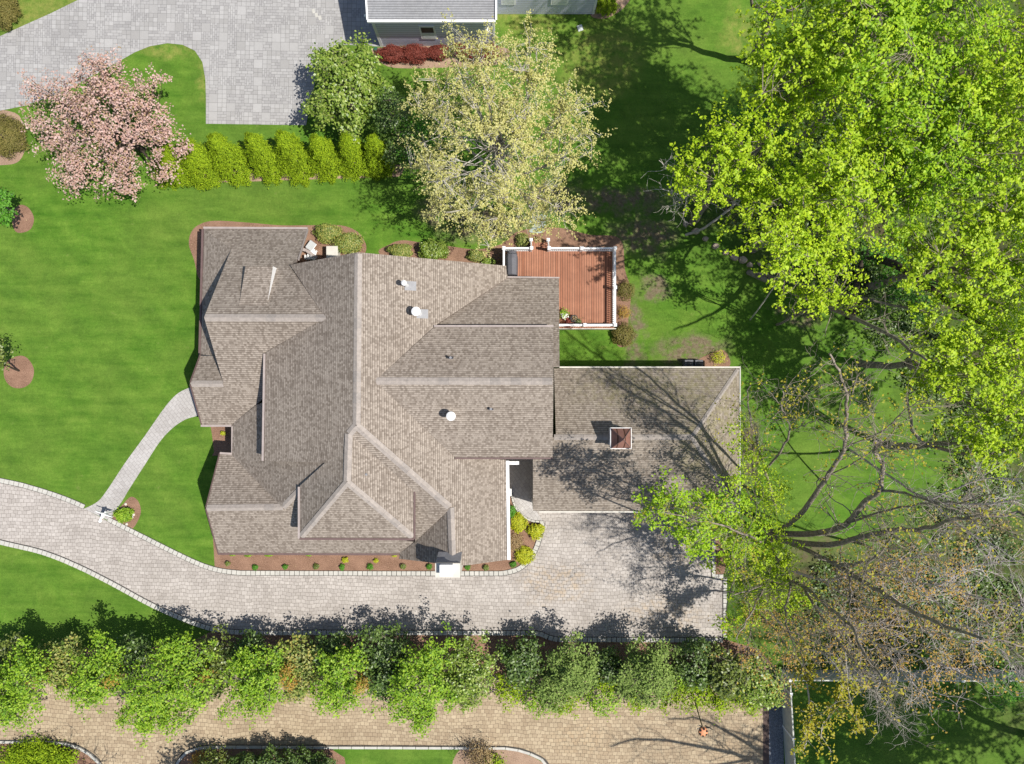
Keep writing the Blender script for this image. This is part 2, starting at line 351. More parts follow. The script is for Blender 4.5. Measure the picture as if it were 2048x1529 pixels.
MAT = dict(
    lawn=mat_lawn(), litter=mat_wood_floor(), mulch=mat_mulch(), soil=mat_mulch('pale_soil_bed', (0.2, 0.13, 0.09), (0.4, 0.28, 0.2)),
    drive=mat_cobble('grey_cobble_pavers', (0.41, 0.375, 0.345), (0.52, 0.48, 0.445), (0.2, 0.175, 0.155), 0.03, patches=[(1110, 1165, 75, 45), (1360, 1100, 60, 50), (1330, 1230, 90, 40)]),
    walk=mat_cobble('pale_walk_pavers', (0.44, 0.42, 0.405), (0.5, 0.48, 0.465), (0.32, 0.3, 0.29), 0.9),
    tan=mat_cobble('tan_cobble_pavers', (0.37, 0.285, 0.19), (0.5, 0.405, 0.275), (0.15, 0.105, 0.075), 0.02, bw=0.31, rh=0.26, patches=[(1160, 1480, 70, 40), (1480, 1500, 60, 30)]),
    ashlar=mat_ashlar(),
    kerb=plain('pale_kerb_stone', (0.45, 0.435, 0.395), 0.8, 0.3, 0.12, 2.2), joint=plain('dark_joint', (0.06, 0.055, 0.05)),
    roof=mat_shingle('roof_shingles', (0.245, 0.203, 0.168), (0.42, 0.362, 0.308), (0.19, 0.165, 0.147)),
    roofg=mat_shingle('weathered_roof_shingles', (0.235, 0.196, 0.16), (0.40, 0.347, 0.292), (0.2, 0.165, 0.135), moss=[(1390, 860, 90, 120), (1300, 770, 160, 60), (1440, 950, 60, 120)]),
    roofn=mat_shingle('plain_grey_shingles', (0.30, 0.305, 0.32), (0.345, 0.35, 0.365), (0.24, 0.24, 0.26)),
    cap=plain('ridge_cap_shingle', (0.33, 0.29, 0.26), 0.9, 0.15, 0.16, 5),
    cap2=plain('ridge_cap_shingle_dark', (0.29, 0.258, 0.235), 0.9, 0.15, 0.16, 5),
    fascia=plain('brown_fascia', (0.13, 0.085, 0.08), 0.6), gutter=plain('grey_gutter', (0.34, 0.29, 0.27), 0.5),
    white=plain('white_paint', (0.80, 0.80, 0.80), 0.45, 0.4, 0.04), cream=plain('cream_stucco', (0.56, 0.53, 0.47), 0.9, 0.1, 0.08, 2),
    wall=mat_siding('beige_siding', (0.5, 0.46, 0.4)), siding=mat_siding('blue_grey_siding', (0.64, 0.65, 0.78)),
    deck=mat_boards('deck_boards', (0.33, 0.135, 0.075), (0.44, 0.205, 0.125), 0.165), copper=mat_boards('copper_sheet', (0.27, 0.13, 0.1), (0.33, 0.165, 0.13), 0.42),
    lead=plain('lead_flashing', (0.25, 0.25, 0.26), 0.5), black=plain('black_metal', (0.02, 0.02, 0.022), 0.4, 0.5),
    cover=plain('grey_vinyl_cover', (0.11, 0.11, 0.125), 0.6, 0.3), glass=plain('window_glass', (0.03, 0.04, 0.05), 0.35, 0.3),
    blind=plain('white_blind', (0.6, 0.63, 0.62), 0.6), vinyl=plain('cream_vinyl', (0.48, 0.48, 0.42), 0.5),
    gravel=plain('blue_grey_gravel', (0.17, 0.18, 0.2), 0.9, 0.2, 0.6, 14), darkearth=plain('dark_edging', (0.1, 0.07, 0.06), 0.9),
    stone=plain('field_stone', (0.42, 0.33, 0.26), 0.9, 0.2, 0.35, 3), bluestone=plain('bluestone_step', (0.3, 0.36, 0.34), 0.8),
    terracotta=plain('terracotta', (0.5, 0.2, 0.1), 0.7), orange=plain('rusty_copper', (0.62, 0.26, 0.13), 0.6),
    bark=mat_bark('grey_brown_bark', (0.12, 0.095, 0.07), (0.4, 0.345, 0.28)), darkbark=mat_bark('dark_bark', (0.025, 0.02, 0.016), (0.1, 0.08, 0.06)),
    palebark=mat_bark('pale_bark', (0.3, 0.27, 0.23), (0.6, 0.56, 0.5)), pinkbark=mat_bark('mauve_twigs', (0.33, 0.28, 0.27), (0.68, 0.6, 0.57)),
    pink=mat_leaf('pink_blossom', [(0.46, 0.27, 0.22), (0.6, 0.39, 0.34), (0.74, 0.55, 0.5), (0.56, 0.36, 0.31), (0.36, 0.27, 0.1)], 0.25, 0.7, 0.1),
    lime=mat_leaf('lime_leaf', [(0.3, 0.48, 0.01), (0.45, 0.63, 0.018), (0.6, 0.75, 0.035)], 0.36),
    lime2=mat_leaf('green_lime_leaf', [(0.22, 0.42, 0.01), (0.35, 0.56, 0.016), (0.5, 0.68, 0.03)], 0.36),
    maple=mat_leaf('bright_green_leaf', [(0.11, 0.25, 0.012), (0.24, 0.41, 0.02), (0.42, 0.59, 0.05)], 0.3),
    arbor=mat_leaf('golden_green_leaf', [(0.13, 0.22, 0.008), (0.24, 0.36, 0.012), (0.38, 0.51, 0.02)], 0.2, 0.7, 0.15),
    magnolia=mat_leaf('glossy_green_leaf', [(0.1, 0.18, 0.015), (0.21, 0.32, 0.03), (0.4, 0.48, 0.11)], 0.25, 0.4, 0.5),
    pale=mat_leaf('pale_catkin', [(0.44, 0.42, 0.12), (0.6, 0.57, 0.2), (0.73, 0.69, 0.34)], 0.3, 0.7, 0.1),
    dark=mat_leaf('dark_green_leaf', [(0.05, 0.1, 0.015), (0.09, 0.16, 0.025), (0.16, 0.24, 0.05)], 0.15, 0.45, 0.5),
    shrub=mat_leaf('mixed_green_leaf', [(0.08, 0.14, 0.015), (0.18, 0.25, 0.04), (0.34, 0.38, 0.1), (0.42, 0.36, 0.08)], 0.2, 0.5, 0.4),
    holly=mat_leaf('olive_leaf', [(0.06, 0.1, 0.015), (0.15, 0.2, 0.03), (0.26, 0.31, 0.06)], 0.2, 0.4, 0.5),
    sage=mat_leaf('grey_green_needles', [(0.12, 0.19, 0.04), (0.2, 0.29, 0.07), (0.3, 0.39, 0.11)], 0.15, 0.8, 0.1),
    grassy=mat_leaf('fresh_green_leaf', [(0.06, 0.2, 0.012), (0.1, 0.3, 0.02), (0.18, 0.42, 0.04)], 0.35),
    red=mat_leaf('crimson_leaf', [(0.12, 0.025, 0.018), (0.2, 0.045, 0.03), (0.27, 0.07, 0.05)], 0.2, 0.6, 0.2),
    yellow=mat_leaf('yellow_leaf', [(0.45, 0.47, 0.015), (0.62, 0.62, 0.03), (0.3, 0.4, 0.02)], 0.3),
    orangeleaf=mat_leaf('orange_leaf', [(0.45, 0.24, 0.04), (0.55, 0.34, 0.07), (0.4, 0.33, 0.05)], 0.35),
    gold=mat_leaf('gold_green_leaf', [(0.38, 0.34, 0.02), (0.5, 0.42, 0.03), (0.36, 0.42, 0.02)], 0.4),
    straw=mat_leaf('straw_grass', [(0.35, 0.24, 0.12), (0.5, 0.38, 0.2), (0.28, 0.17, 0.08)], 0.2, 0.8, 0.1),
    boxwood=mat_leaf('bronze_green_leaf', [(0.1, 0.1, 0.02), (0.18, 0.16, 0.04), (0.24, 0.2, 0.06)], 0.15, 0.6, 0.2),
)
# ------------------------------------------------------------------ the ground
def sheet(name, px, mat, z, kind='structure', parent=None, sm=False, raw=False):
    b = MB(); pts = px if raw else [P(x, y, 0) for x, y in px]
    b.poly([Vector((p.x, p.y, z)) for p in pts]); o = b.build(name, mat, parent); tag(o, kind=kind); return o
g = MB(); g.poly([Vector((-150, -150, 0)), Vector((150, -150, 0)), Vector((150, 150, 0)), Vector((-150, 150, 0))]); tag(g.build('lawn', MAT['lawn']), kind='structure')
wf = smooth_line([(1330, 395), (1400, 450), (1490, 535), (1570, 590), (1680, 650), (1760, 760), (1800, 850), (1820, 960), (1800, 1060), (1760, 1130), (1640, 1130), (1560, 1100), (1480, 1075), (1424, 1080),
                  (1424, 1157), (1447, 1160), (1447, 1290), (1540, 1340), (1600, 1362), (2200, 1365), (2900, 1300), (2900, 500), (2900, -700), (1650, -700), (1560, -200), (1600, 60), (1580, 200), (1480, 300), (1380, 330)], True, 5)
rj = random.Random(9)
wf = [(x + rj.uniform(-14, 14), y + rj.uniform(-14, 14)) if y < 1075 and x < 1900 and x > 1360 else (x, y) for x, y in wf]
TOPDRIVE = [(-500, 330), (0, 222), (50, 212), (110, 190), (170, 160), (230, 128), (270, 105), (300, 93), (335, 87), (365, 90), (390, 102), (405, 125), (411, 160), (412, 200), (412, 248), (612, 251), (625, 190), (640, 110), (665, 96), (690, 90), (764, 94), (800, 94), (800, -400), (260, -400), (200, -40), (157, 0), (100, 28), (55, 48), (0, 73), (-500, 250)]
sheet('neighbour_driveway', TOPDRIVE, MAT['ashlar'], 0.012)
up = smooth_line([(-300, 905), (0, 965), (60, 979), (120, 998), (168, 1018), (215, 1042), (260, 1065), (300, 1085), (350, 1110), (400, 1133), (440, 1145), (480, 1150)]) 
upr = smooth_line([(980, 1151), (1010, 1150), (1040, 1141), (1062, 1122), (1076, 1098), (1085, 1070), (1089, 1046)])
lo = smooth_line([(1075, 1262), (700, 1261), (500, 1261), (440, 1256), (400, 1246), (340, 1222), (290, 1198), (230, 1165), (160, 1130), (90, 1102), (0, 1080), (-300, 1010)])
DRIVE = up + [(800, 1151)] + upr + [(1067, 1042), (1067, 985), (1422, 985), (1422, 1155), (1446, 1155), (1446, 1277), (1115, 1277), (1098, 1272), (1088, 1266)] + lo
sheet('driveway', DRIVE, MAT['drive'], 0.016)
WALK = smooth_line([(168, 1018), (195, 1004), (215, 980), (250, 927), (290, 872), (330, 815), (355, 788), (378, 776)]) + [(470, 775), (470, 812)] + smooth_line([(420, 822), (395, 832), (370, 840), (345, 857), (320, 884), (290, 930), (258, 980), (243, 1005), (217, 1041)])
sheet('front_walk', WALK, MAT['walk'], 0.022)
ENTRY = [(1005, 900), (1067, 900), (1067, 1000), (1070, 1018), (1088, 1046)] + smooth_line([(1088, 1046), (1062, 1043), (1042, 1031), (1028, 1012), (1021, 988), (1018, 960)]) + [(1005, 930)]
sheet('entry_walk', ENTRY, MAT['walk'], 0.022)
TAN = [(-700, 1345), (430, 1350), (1526, 1352), (1526, 1700), (1100, 1700)] + smooth_line([(1105, 1560), (1096, 1527), (1078, 1512), (1045, 1499), (1010, 1493)]) + smooth_line([(440, 1491), (400, 1493), (370, 1504), (352, 1528), (340, 1570)]) + [(330, 1700), (225, 1700)] + smooth_line([(220, 1570), (205, 1530), (185, 1508), (150, 1489), (105, 1482), (0, 1481), (-300, 1480)]) + [(-700, 1480)]
sheet('shared_road', TAN, MAT['tan'], 0.012)
tag(sheet('edging_strip', [(1526, 1352), (1538, 1352), (1538, 1700), (1526, 1700)], MAT['darkearth'], 0.02))
sheet('gravel_strip', [(1538, 1340), (1565, 1340), (1570, 1700), (1538, 1700)], MAT['gravel'], 0.02)
# mulch beds
def bed(pts, mat='mulch', z=0.008, closed=True, n=5): return sheet('mulch_bed' if mat == 'mulch' else 'soil_bed', smooth_line(pts, closed, n), MAT[mat], z)
sheet('mulch_bed', [(426, 1075)] + [(430, 1143)] + smooth_line([(432, 1142), (460, 1147), (480, 1150)]) + [(980, 1151)] + upr + smooth_line([(1088, 1046), (1062, 1043), (1042, 1031), (1028, 1012), (1021, 988), (1018, 960)]) + [(990, 960), (990, 1075)], MAT['mulch'], 0.008)
bed([(378, 490), (382, 466), (398, 450), (430, 442), (500, 446), (560, 451), (620, 451), (680, 451), (712, 462), (728, 480), (731, 505), (700, 540), (560, 540), (430, 560), (400, 560), (388, 520)])
bed([(760, 510), (778, 490), (805, 481), (845, 486), (900, 493), (955, 499), (1003, 488), (1040, 462), (1110, 455), (1180, 470), (1240, 478), (1250, 540), (1262, 585), (1256, 650), (1262, 685), (1235, 692), (1228, 640), (1150, 560), (1010, 560), (850, 560)])
bed([(42, 410), (58, 417), (68, 437), (62, 458), (44, 466), (30, 462), (24, 440), (28, 420)])
bed([(38, 712), (56, 718), (68, 740), (62, 765), (42, 777), (20, 772), (8, 752), (12, 725)])
bed([(247, 1008), (262, 994), (276, 1002), (282, 1022), (276, 1042), (262, 1059), (240, 1050), (222, 1038)])
sheet('mulch_bed', [(420, 845), (424, 870), (428, 905), (424, 912), (500, 912), (500, 845)], MAT['mulch'], 0.008)
sheet('mulch_bed', [(425, 1262), (1074, 1264), (1112, 1279), (1450, 1279), (1520, 1300), (1545, 1330), (1545, 1352), (-20, 1350), (-20, 1300), (300, 1296), (380, 1285)], MAT['mulch'], 0.006)
bed([(1424, 1079), (1446, 1085), (1452, 1120), (1446, 1150), (1424, 1154)])
bed([(1390, 724), (1440, 700), (1458, 715), (1455, 735), (1400, 735)], z=0.010)
bed([(-60, 228), (30, 226), (50, 270), (50, 300), (35, 325), (0, 331), (-60, 330)], 'soil')
bed([(745, 105), (770, 95), (1000, 93), (1000, 128), (900, 135), (800, 137), (765, 128)], 'soil')
bed([(1180, 28), (1200, -20), (1290, -60), (1260, 0), (1235, 26), (1205, 38)], 'soil')
sheet('soil_bed', smooth_line([(318, 364), (420, 366), (600, 360), (760, 355), (800, 352), (800, 330), (700, 335), (500, 340), (318, 345)], True, 4), MAT['soil'], 0.006)
bed([(-60, 1490), (100, 1489), (150, 1497), (185, 1520), (198, 1560), (-60, 1600)], 'mulch')
sheet('mulch_bed', smooth_line([(352, 1560), (362, 1522), (385, 1503), (430, 1497), (660, 1497), (662, 1560)], True, 3), MAT['mulch'], 0.006)
bed([(920, 1500), (1000, 1500), (1045, 1506), (1090, 1530), (1095, 1560), (920, 1560)], 'soil')
# kerbs: rows of pale blocks with open joints
def kerb(line, width=0.36, blk=0.34, closed=False, h=0.09, mat='kerb', side=1):
    pts = [P(x, y) for x, y in line]; b = MB(); d = 0; acc = []
    tot = [0]
    for a, c in zip(pts, pts[1:]): tot.append(tot[-1] + (c - a).length)
    def at(s):
        s = min(max(s, 0), tot[-1])
        for i in range(len(tot) - 1):
            if s <= tot[i + 1]: return pts[i].lerp(pts[i + 1], (s - tot[i]) / max(tot[i + 1] - tot[i], 1e-6))
        return pts[-1]
    n = max(1, int(tot[-1] / blk)); st = tot[-1] / n; r = random.Random(len(line) + int(tot[-1] * 10))
    for i in range(n):
        a, c = at(i * st + 0.022), at((i + 1) * st - 0.022); dd = (c - a)
        u = Vector((-dd.y, dd.x, 0)).normalized() * width * side
        z = h + r.uniform(-0.008, 0.008)
        vs = [a, c, c + u, a + u]; vs = [Vector((q.x, q.y, 0)) for q in vs] + [Vector((q.x, q.y, z)) for q in vs]
        b.add(vs, [(0, 1, 5, 4), (1, 2, 6, 5), (2, 3, 7, 6), (3, 0, 4, 7), (4, 5, 6, 7)])
    base = MB(); bp = []
    L = pts; nrm = []
    for i, p in enumerate(L):
        dd = (L[min(i + 1, len(L) - 1)] - L[max(i - 1, 0)]); nrm.append(Vector((-dd.y, dd.x, 0)).normalized())
    q = [p - nr * 0.05 * side for p, nr in zip(L, nrm)] + [p + nr * (width + 0.02) * side for p, nr in zip(L, nrm)][::-1]
    m_ = len(L)
    vs = [Vector((p.x, p.y, 0.03)) for p in q]
    fs = [(i, i + 1, 2 * m_ - 2 - i, 2 * m_ - 1 - i) for i in range(m_ - 1)]
    j = len(b.f); b.add(vs, fs, 1)
    o = b.build('kerb', [MAT[mat], MAT['joint']]); tag(o, kind='structure'); return o
kerb([p for p in up if p[0] <= 170], side=1, width=0.3)
kerb([p for p in up if p[0] >= 212] + [(800, 1151)] + upr, side=1, width=0.3)
kerb(lo[::-1] + [(1088, 1266), (1098, 1271), (1115, 1275), (1446, 1276)], side=-1, width=0.3)
kerb([(1446, 1276), (1446, 1156), (1423, 1156), (1423, 1080)], side=-1, width=0.25)
kerb(smooth_line([(1088, 1046), (1062, 1043), (1042, 1031), (1028, 1012), (1021, 988)])[::-1], side=1, width=0.12, blk=0.3)
kerb(smooth_line([(1105, 1560), (1096, 1527), (1078, 1512), (1045, 1499), (1010, 1493)]) + smooth_line([(440, 1491), (400, 1493), (370, 1504), (352, 1528), (340, 1570)]), side=1, width=0.17, blk=0.9, h=0.14)
kerb(smooth_line([(220, 1570), (205, 1530), (185, 1508), (150, 1489), (105, 1482), (0, 1481), (-300, 1480)]), side=1, width=0.17, blk=0.9, h=0.14)

# ------------------------------------------------------------------ the main house
ridge_m = P(715, 505, 9.2)
house = empty('main_house', (-8, 0, 0), 'large house with many brown-grey shingled gables and hips, seen from above', 'house')
# every roof plane: photo position and height of its corners, and which way its shingles run down
R = [
 ('E', 'roof', [(715, 505, 9.2), (1012, 532, 4.5), (1015, 556, 4.46), (870, 652, 6.9), (750, 762, 8.75), (910, 915, 6.27), (1012, 920, 4.5), (1015, 1120, 4.5), (935, 1131, 5.8), (905, 1131, 6.35), (900, 1018, 6.43), (712, 850, 9.2)]),
 ('W', 'roof', [(715, 505, 9.2), (712, 850, 9.2), (697, 866, 9.0), (693, 965, 8.85), (600, 1076, 6.75), (600, 972, 6.7), (650, 926, 7.68), (528, 922, 6.2), (532, 705, 6.1), (651, 636, 8.0), (580, 530, 5.8)]),
 ('N', 'roof', [(408, 635, 8), (651, 636, 8), (580, 530, 5.5), (593, 525, 5.33), (614, 459, 3.0), (408, 458, 3.0), (462, 500, 4.25)]),
 ('S', 'roof', [(408, 635, 8), (447, 767, 5.05), (380, 767, 5.05), (403, 850, 3.0), (463, 850, 3.1), (513, 810, 3.95), (545, 780, 4.7), (532, 705, 6.0), (651, 636, 8)]),
 ('W', 'roof', [(408, 458, 3.0), (462, 500, 4.2), (459, 716, 4.2), (401, 716, 3.0)]),
 ('N', 'roof', [(380, 767, 5.05), (450, 767, 5.05), (459, 714, 3.8), (400, 712, 3.7)]),
 ('W', 'roof', [(463, 850, 3.1), (513, 810, 4.1), (575, 790, 5.6), (640, 895, 7.3), (655, 928, 7.62), (562, 1014, 5.47), (463, 910, 3.15)]),
 ('N', 'roof', [(412, 1016, 5.47), (440, 908, 3.2), (463, 910, 3.15), (562, 1014, 5.47)]),
 ('S', 'roof', [(412, 1016, 5.47), (562, 1014, 5.47), (602, 977, 6.4), (640, 1060, 4.5), (830, 1084, 4.1), (800, 1107, 3.35), (437, 1107, 3.2)]),
 ('E', 'roof', [(697, 866, 9.0), (827, 983, 7.0), (827, 1077, 6.7), (693, 965, 8.85)]),
 ('S', 'roof', [(693, 965, 8.85), (827, 1077, 6.7), (600, 1076, 6.75)]),
 ('S', 'roof', [(712, 850, 9.2), (900, 1018, 6.43), (830, 1084, 4.7), (827, 983, 7.0), (697, 866, 9.0)]),
 ('W', 'roof', [(900, 1018, 6.43), (905, 1131, 6.35), (798, 1118, 3.3), (800, 1107, 3.35), (830, 1084, 4.2)]),
 ('N', 'roof', [(750, 762, 8.75), (1107, 762, 8.75), (1107, 655, 7.0), (868, 655, 7.0)]),
 ('S', 'roof', [(750, 762, 8.75), (910, 915, 6.35), (1105, 915, 6.35), (1107, 762, 8.75)]),
 ('N', 'roof', [(1015, 556, 4.4), (870, 650, 6.3), (1090, 650, 6.25), (1104, 735, 8.0), (1119, 735, 8.0), (1118, 558, 4.4)]),
]
GR = [
 ('N', 'roofg', [(1112, 875, 5.6), (1384, 875, 5.6), (1478, 737, 3.0), (1108, 737, 3.0)]),
 ('S', 'roofg', [(1040, 912, 4.95), (1112, 875, 5.6), (1384, 875, 5.6), (1477, 1022, 3.0), (1066, 1022, 3.0), (1067, 918, 4.85), (1040, 918, 4.85)]),
 ('E', 'roofg', [(1384, 875, 5.6), (1477, 1022, 3.0), (1478, 737, 3.0)]),
]
GR[1] = ('S', 'roofg', [(1075, 875, 5.6), (1384, 875, 5.6), (1477, 1022, 3.0), (1066, 1022, 3.0), (1066, 918, 4.9), (1075, 900, 5.2)])
DIRS = {'E': (1, 0), 'W': (-1, 0), 'N': (0, 1), 'S': (0, -1)}
def roofs(lst, name, mat, parent, thick=0.16):
    b = MB(); dirs = []
    for d, mk, pts in lst:
        v = [P(*p) for p in pts]; n0 = len(b.f); b.poly(v); dirs += [d] * (len(b.f) - n0)
        # edges of the roof deck
        area = sum(v[i].x * v[(i + 1) % len(v)].y - v[(i + 1) % len(v)].x * v[i].y for i in range(len(v)))
        if area < 0: v = v[::-1]
        nn = len(v); low = [q - Vector((0, 0, thick)) for q in v]
        n0 = len(b.f); b.add(v + low, [(i, i + nn, (i + 1) % nn + nn, (i + 1) % nn) for i in range(nn)], 1); dirs += [d] * (len(b.f) - n0)
    cs = math.cos(math.atan(0.55))
    def uv(co, p):
        dx, dy = DIRS[dirs[p.index]]
        return ((co.x * -dy + co.y * dx), (co.x * dx + co.y * dy) / cs + co.z * 0)
    o = b.build(name, [MAT[mat], MAT['fascia']], parent, uv=uv)
    for p in o.data.polygons: p.use_smooth = p.material_index == 0
    return o
def inset(v, d):
    n = len(v); area = sum(v[i].x * v[(i + 1) % n].y - v[(i + 1) % n].x * v[i].y for i in range(n))
    if area < 0: v = v[::-1]
    out = []
    for i in range(n):
        a, b_, c = v[i - 1], v[i], v[(i + 1) % n]
        e1 = Vector((b_.x - a.x, b_.y - a.y)).normalized(); e2 = Vector((c.x - b_.x, c.y - b_.y)).normalized()
        n1 = Vector((-e1.y, e1.x)); n2 = Vector((-e2.y, e2.x)); k = max(0.35, 1 + n1.dot(n2))
        o = (n1 + n2) * (d / k); out.append(Vector((b_.x + o.x, b_.y + o.y, b_.z)))
    return out
def walls(lst, name, mat, parent, d=0.32):
    b = MB()
    for _, _, pts in lst:
        v = inset([P(*p) for p in pts], d); n = len(v)
        top = [q - Vector((0, 0, 0.2 + 0.16)) for q in v]; bot = [Vector((q.x, q.y, 0)) for q in v]
        b.add(top + bot, [(i, (i + 1) % n, (i + 1) % n + n, i + n)[::-1] for i in range(n)])
        b.poly(top)
    return b.build(name, MAT[mat], parent)
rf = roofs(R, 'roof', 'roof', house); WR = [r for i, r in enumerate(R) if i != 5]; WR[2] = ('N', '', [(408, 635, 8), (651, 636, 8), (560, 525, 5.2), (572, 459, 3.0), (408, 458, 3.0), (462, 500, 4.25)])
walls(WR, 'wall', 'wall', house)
# ridge and hip caps made of overlapping pieces
def caps(name, lines, parent, width=0.44, dark=0.35):
    b = MB(); r = random.Random(5)
    for a, c, la, lb in lines:
        a, c = P(*a), P(*c); d = c - a; L = d.length; n = max(1, round(L / 0.62)); u = Vector((-d.y, d.x, 0)).normalized()
        for i in range(n):
            p, q = a.lerp(c, i / n), a.lerp(c, (i + 1) / n); z = Vector((0, 0, 0.035 + 0.012 * (i % 2)))
            w_ = width / 2
            vs = []
            for e in (p, q):
                vs += [e + u * w_ + Vector((0, 0, -la * w_)) + z, e + z + Vector((0, 0, 0.01)), e - u * w_ + Vector((0, 0, -lb * w_)) + z]
            vs += [x - Vector((0, 0, 0.05)) for x in (vs[0], vs[2], vs[3], vs[5])]
            b.add(vs, [(0, 1, 4, 3), (1, 2, 5, 4), (0, 3, 8, 6), (2, 7, 9, 5), (0, 6, 7, 2, 1), (3, 4, 5, 9, 8)], int(r.random() < dark))
    return b.build(name, [MAT['cap'], MAT['cap2']], parent)
caps('ridge_cap', [((716, 508, 9.2), (713, 850, 9.2), .5, .5)], house)
caps('ridge_cap', [((409, 635.5, 8), (652, 636, 8), .7, .7)], house)
caps('ridge_cap', [((382, 768, 5.06), (446, 768, 5.06), .7, .7)], house, 0.4)
caps('ridge_cap', [((413, 1017, 5.47), (566, 1015, 5.47), .65, .65), ((566, 1015, 5.5), (601, 979, 6.42), .35, .35)], house, 0.4)
caps('ridge_cap', [((712, 852, 9.2), (698, 868, 9.02), .4, .4), ((697, 868, 9.02), (694, 963, 8.87), .5, .5)], house)
caps('ridge_cap', [((694, 965, 8.87), (602, 1074, 6.78), .4, .4)], house, 0.4)
caps('ridge_cap', [((694, 965, 8.87), (825, 1075, 6.73), .4, .4)], house, 0.4)
caps('ridge_cap', [((713, 852, 9.2), (899, 1015, 6.45), .4, .4), ((901, 1016, 6.44), (905, 1125, 6.36), .55, .7)], house, 0.44)
caps('ridge_cap', [((752, 762.5, 8.75), (1105, 763, 8.75), .5, .5)], house, 0.42)
# gutters and fascias
def gutter(name, lines, mat, parent, w_=0.13, h_=0.12, dz=-0.02):
    b = MB()
    for a, c in lines:
        a, c = P(*a), P(*c); b.bar(a + Vector((0, 0, dz)), c + Vector((0, 0, dz)), w_, h_)
    return b.build(name, MAT[mat], parent)
gutter('gutter', [((1015, 922, 4.52), (1018, 1120, 4.52))], 'white', house, 0.2)
gutter('gutter', [((407, 456, 3), (615, 457, 3))], 'gutter', house)
gutter('gutter', [((405.5, 459, 3), (399, 714, 3))], 'fascia', house)
gutter('gutter', [((615.5, 460, 3.0), (597, 520, 5.2))], 'gutter', house, 0.08)
gutter('gutter', [((402, 852, 3.02), (463, 852, 3.1)), ((465, 853, 3.13), (465, 909, 3.13)), ((440, 906.5, 3.2), (464, 908, 3.15))], 'gutter', house)
gutter('gutter', [((436, 1108, 3.2), (799, 1109, 3.32))], 'fascia', house)
gutter('gutter', [((599, 1078, 6.75), (828, 1079, 6.7))], 'fascia', house, 0.12)
gutter('gutter', [((829, 984, 6.98), (829, 1078, 6.7))], 'fascia', house, 0.1)
gutter('gutter', [((529, 708, 6.12), (525.5, 922, 6.2))], 'gutter', house, 0.12)
gutter('gutter', [((598, 974, 6.7), (598, 1077, 6.75))], 'gutter', house, 0.12)
gutter('gutter', [((868, 652.5, 7.0), (1107, 652.5, 7.0))], 'gutter', house, 0.11)
gutter('gutter', [((910, 917, 6.33), (1106, 917, 6.33))], 'fascia', house, 0.1)
gutter('gutter', [((1015, 554.5, 4.42), (1119, 556, 4.42))], 'gutter', house, 0.09)
gutter('gutter', [((380, 766, 5.06), (400, 711, 3.72)), ((380, 768, 5.06), (403, 850, 3.02))], 'fascia', house, 0.06, 0.2, -.08)
gutter('gutter', [((411.5, 1016, 5.47), (439, 908, 3.22)), ((411.5, 1017, 5.47), (436, 1107, 3.22))], 'fascia', house, 0.06, 0.2, -.08)
# recessed west gable wall above the pent roof
b = MB(); gx = -17.9
A_, B_, C_ = P(408, 635, 8), P(462, 500, 4.25), P(450, 767, 5.0)
b.add([Vector((gx, A_.y, 7.7)), Vector((gx, B_.y, 4.0)), Vector((gx, B_.y, 3.4)), Vector((gx, C_.y, 3.4)), Vector((gx, C_.y, 4.7))], [(0, 1, 2, 3, 4)])
b.build('gable_wall', MAT['wall'], house)
# shed dormer on the north-west slope
def nz(px, py):   # height of the north-west slope under a pixel
    lo_, hi_ = 2.5, 8.5
    for _ in range(40):
        z = (lo_ + hi_) / 2; y = P(px, py, z).y
        zp = 8 - 0.79 * (y - 3.83)
        if zp > z: lo_ = z
        else: hi_ = z
    return z
df_l, df_r = P(491, 533, nz(491, 533) + 1.15), P(545, 538, nz(545, 538) + 1.15)
db_l, db_r = P(483, 614, nz(483, 614) + 0.02), P(537, 612, nz(537, 612) + 0.02)
df_r.z = df_l.z; df_r.y = df_l.y; df_r.x = P(546, 540, df_l.z).x; db_l.x = df_l.x; db_r.x = df_r.x; db_r.y = db_l.y; db_r.z = db_l.z
b = MB(); dirs_ = []
b.poly([df_l, df_r, db_r, db_l]); 
csd = 1.15
dm = b.build('dormer', MAT['roof'], house, uv=lambda co, p: (co.x, co.y * csd))
b = MB(); dn = Vector((0, 0, -1.5)); up_ = Vector((0, 0, -0.03))
xi = Vector((-0.03, 0, 0))
b.add([df_r + up_ + xi, db_r + up_ + xi, db_r + dn + xi, df_r + dn + xi], [(0, 1, 2, 3)]); b.add([df_l + up_ - xi, db_l + up_ - xi, db_l + dn - xi, df_l + dn - xi], [(0, 1, 2, 3)])
b.add([df_l + up_, df_r + up_, df_r + dn, df_l + dn], [(0, 1, 2, 3)])
b.build('cheek', MAT['white'], dm)
# chimney at the front
cx0, cx1 = P(870, 1140, 7.2).x, P(920, 1140, 7.2).x
ch = MB(); cyc = P(895, 1141, 7.2).y; ch_w = cx1 - cx0
yt0, yt1 = P(0, 1127, 7.2).y, P(0, 1156, 7.2).y
by0 = yt0 + 0.42
ch.box(((cx0 + cx1) / 2, (yt0 + yt1) / 2, 3.6), (ch_w, yt0 - yt1, 7.2))
cho = ch.build('chimney', MAT['cream'], house, bevel=0.02)
b = MB(); x0, x1 = cx0 + 0.02, cx1 + 0.35
b.add([Vector((cx0 + .004, yt0 - .01, 6.98)), Vector((cx1 - .004, yt0 - .01, 6.98)), Vector((cx1 + .05, by0, 6.1)), Vector((cx0 + .1, by0, 6.1)), Vector((cx0 + .004, yt0 - .01, 3)), Vector((cx1 - .004, yt0 - .01, 3)), Vector((cx1 + .05, by0, 3)), Vector((cx0 + .1, by0, 3))],
      [(0, 1, 2, 3), (3, 2, 6, 7), (0, 3, 7, 4), (2, 1, 5, 6)])
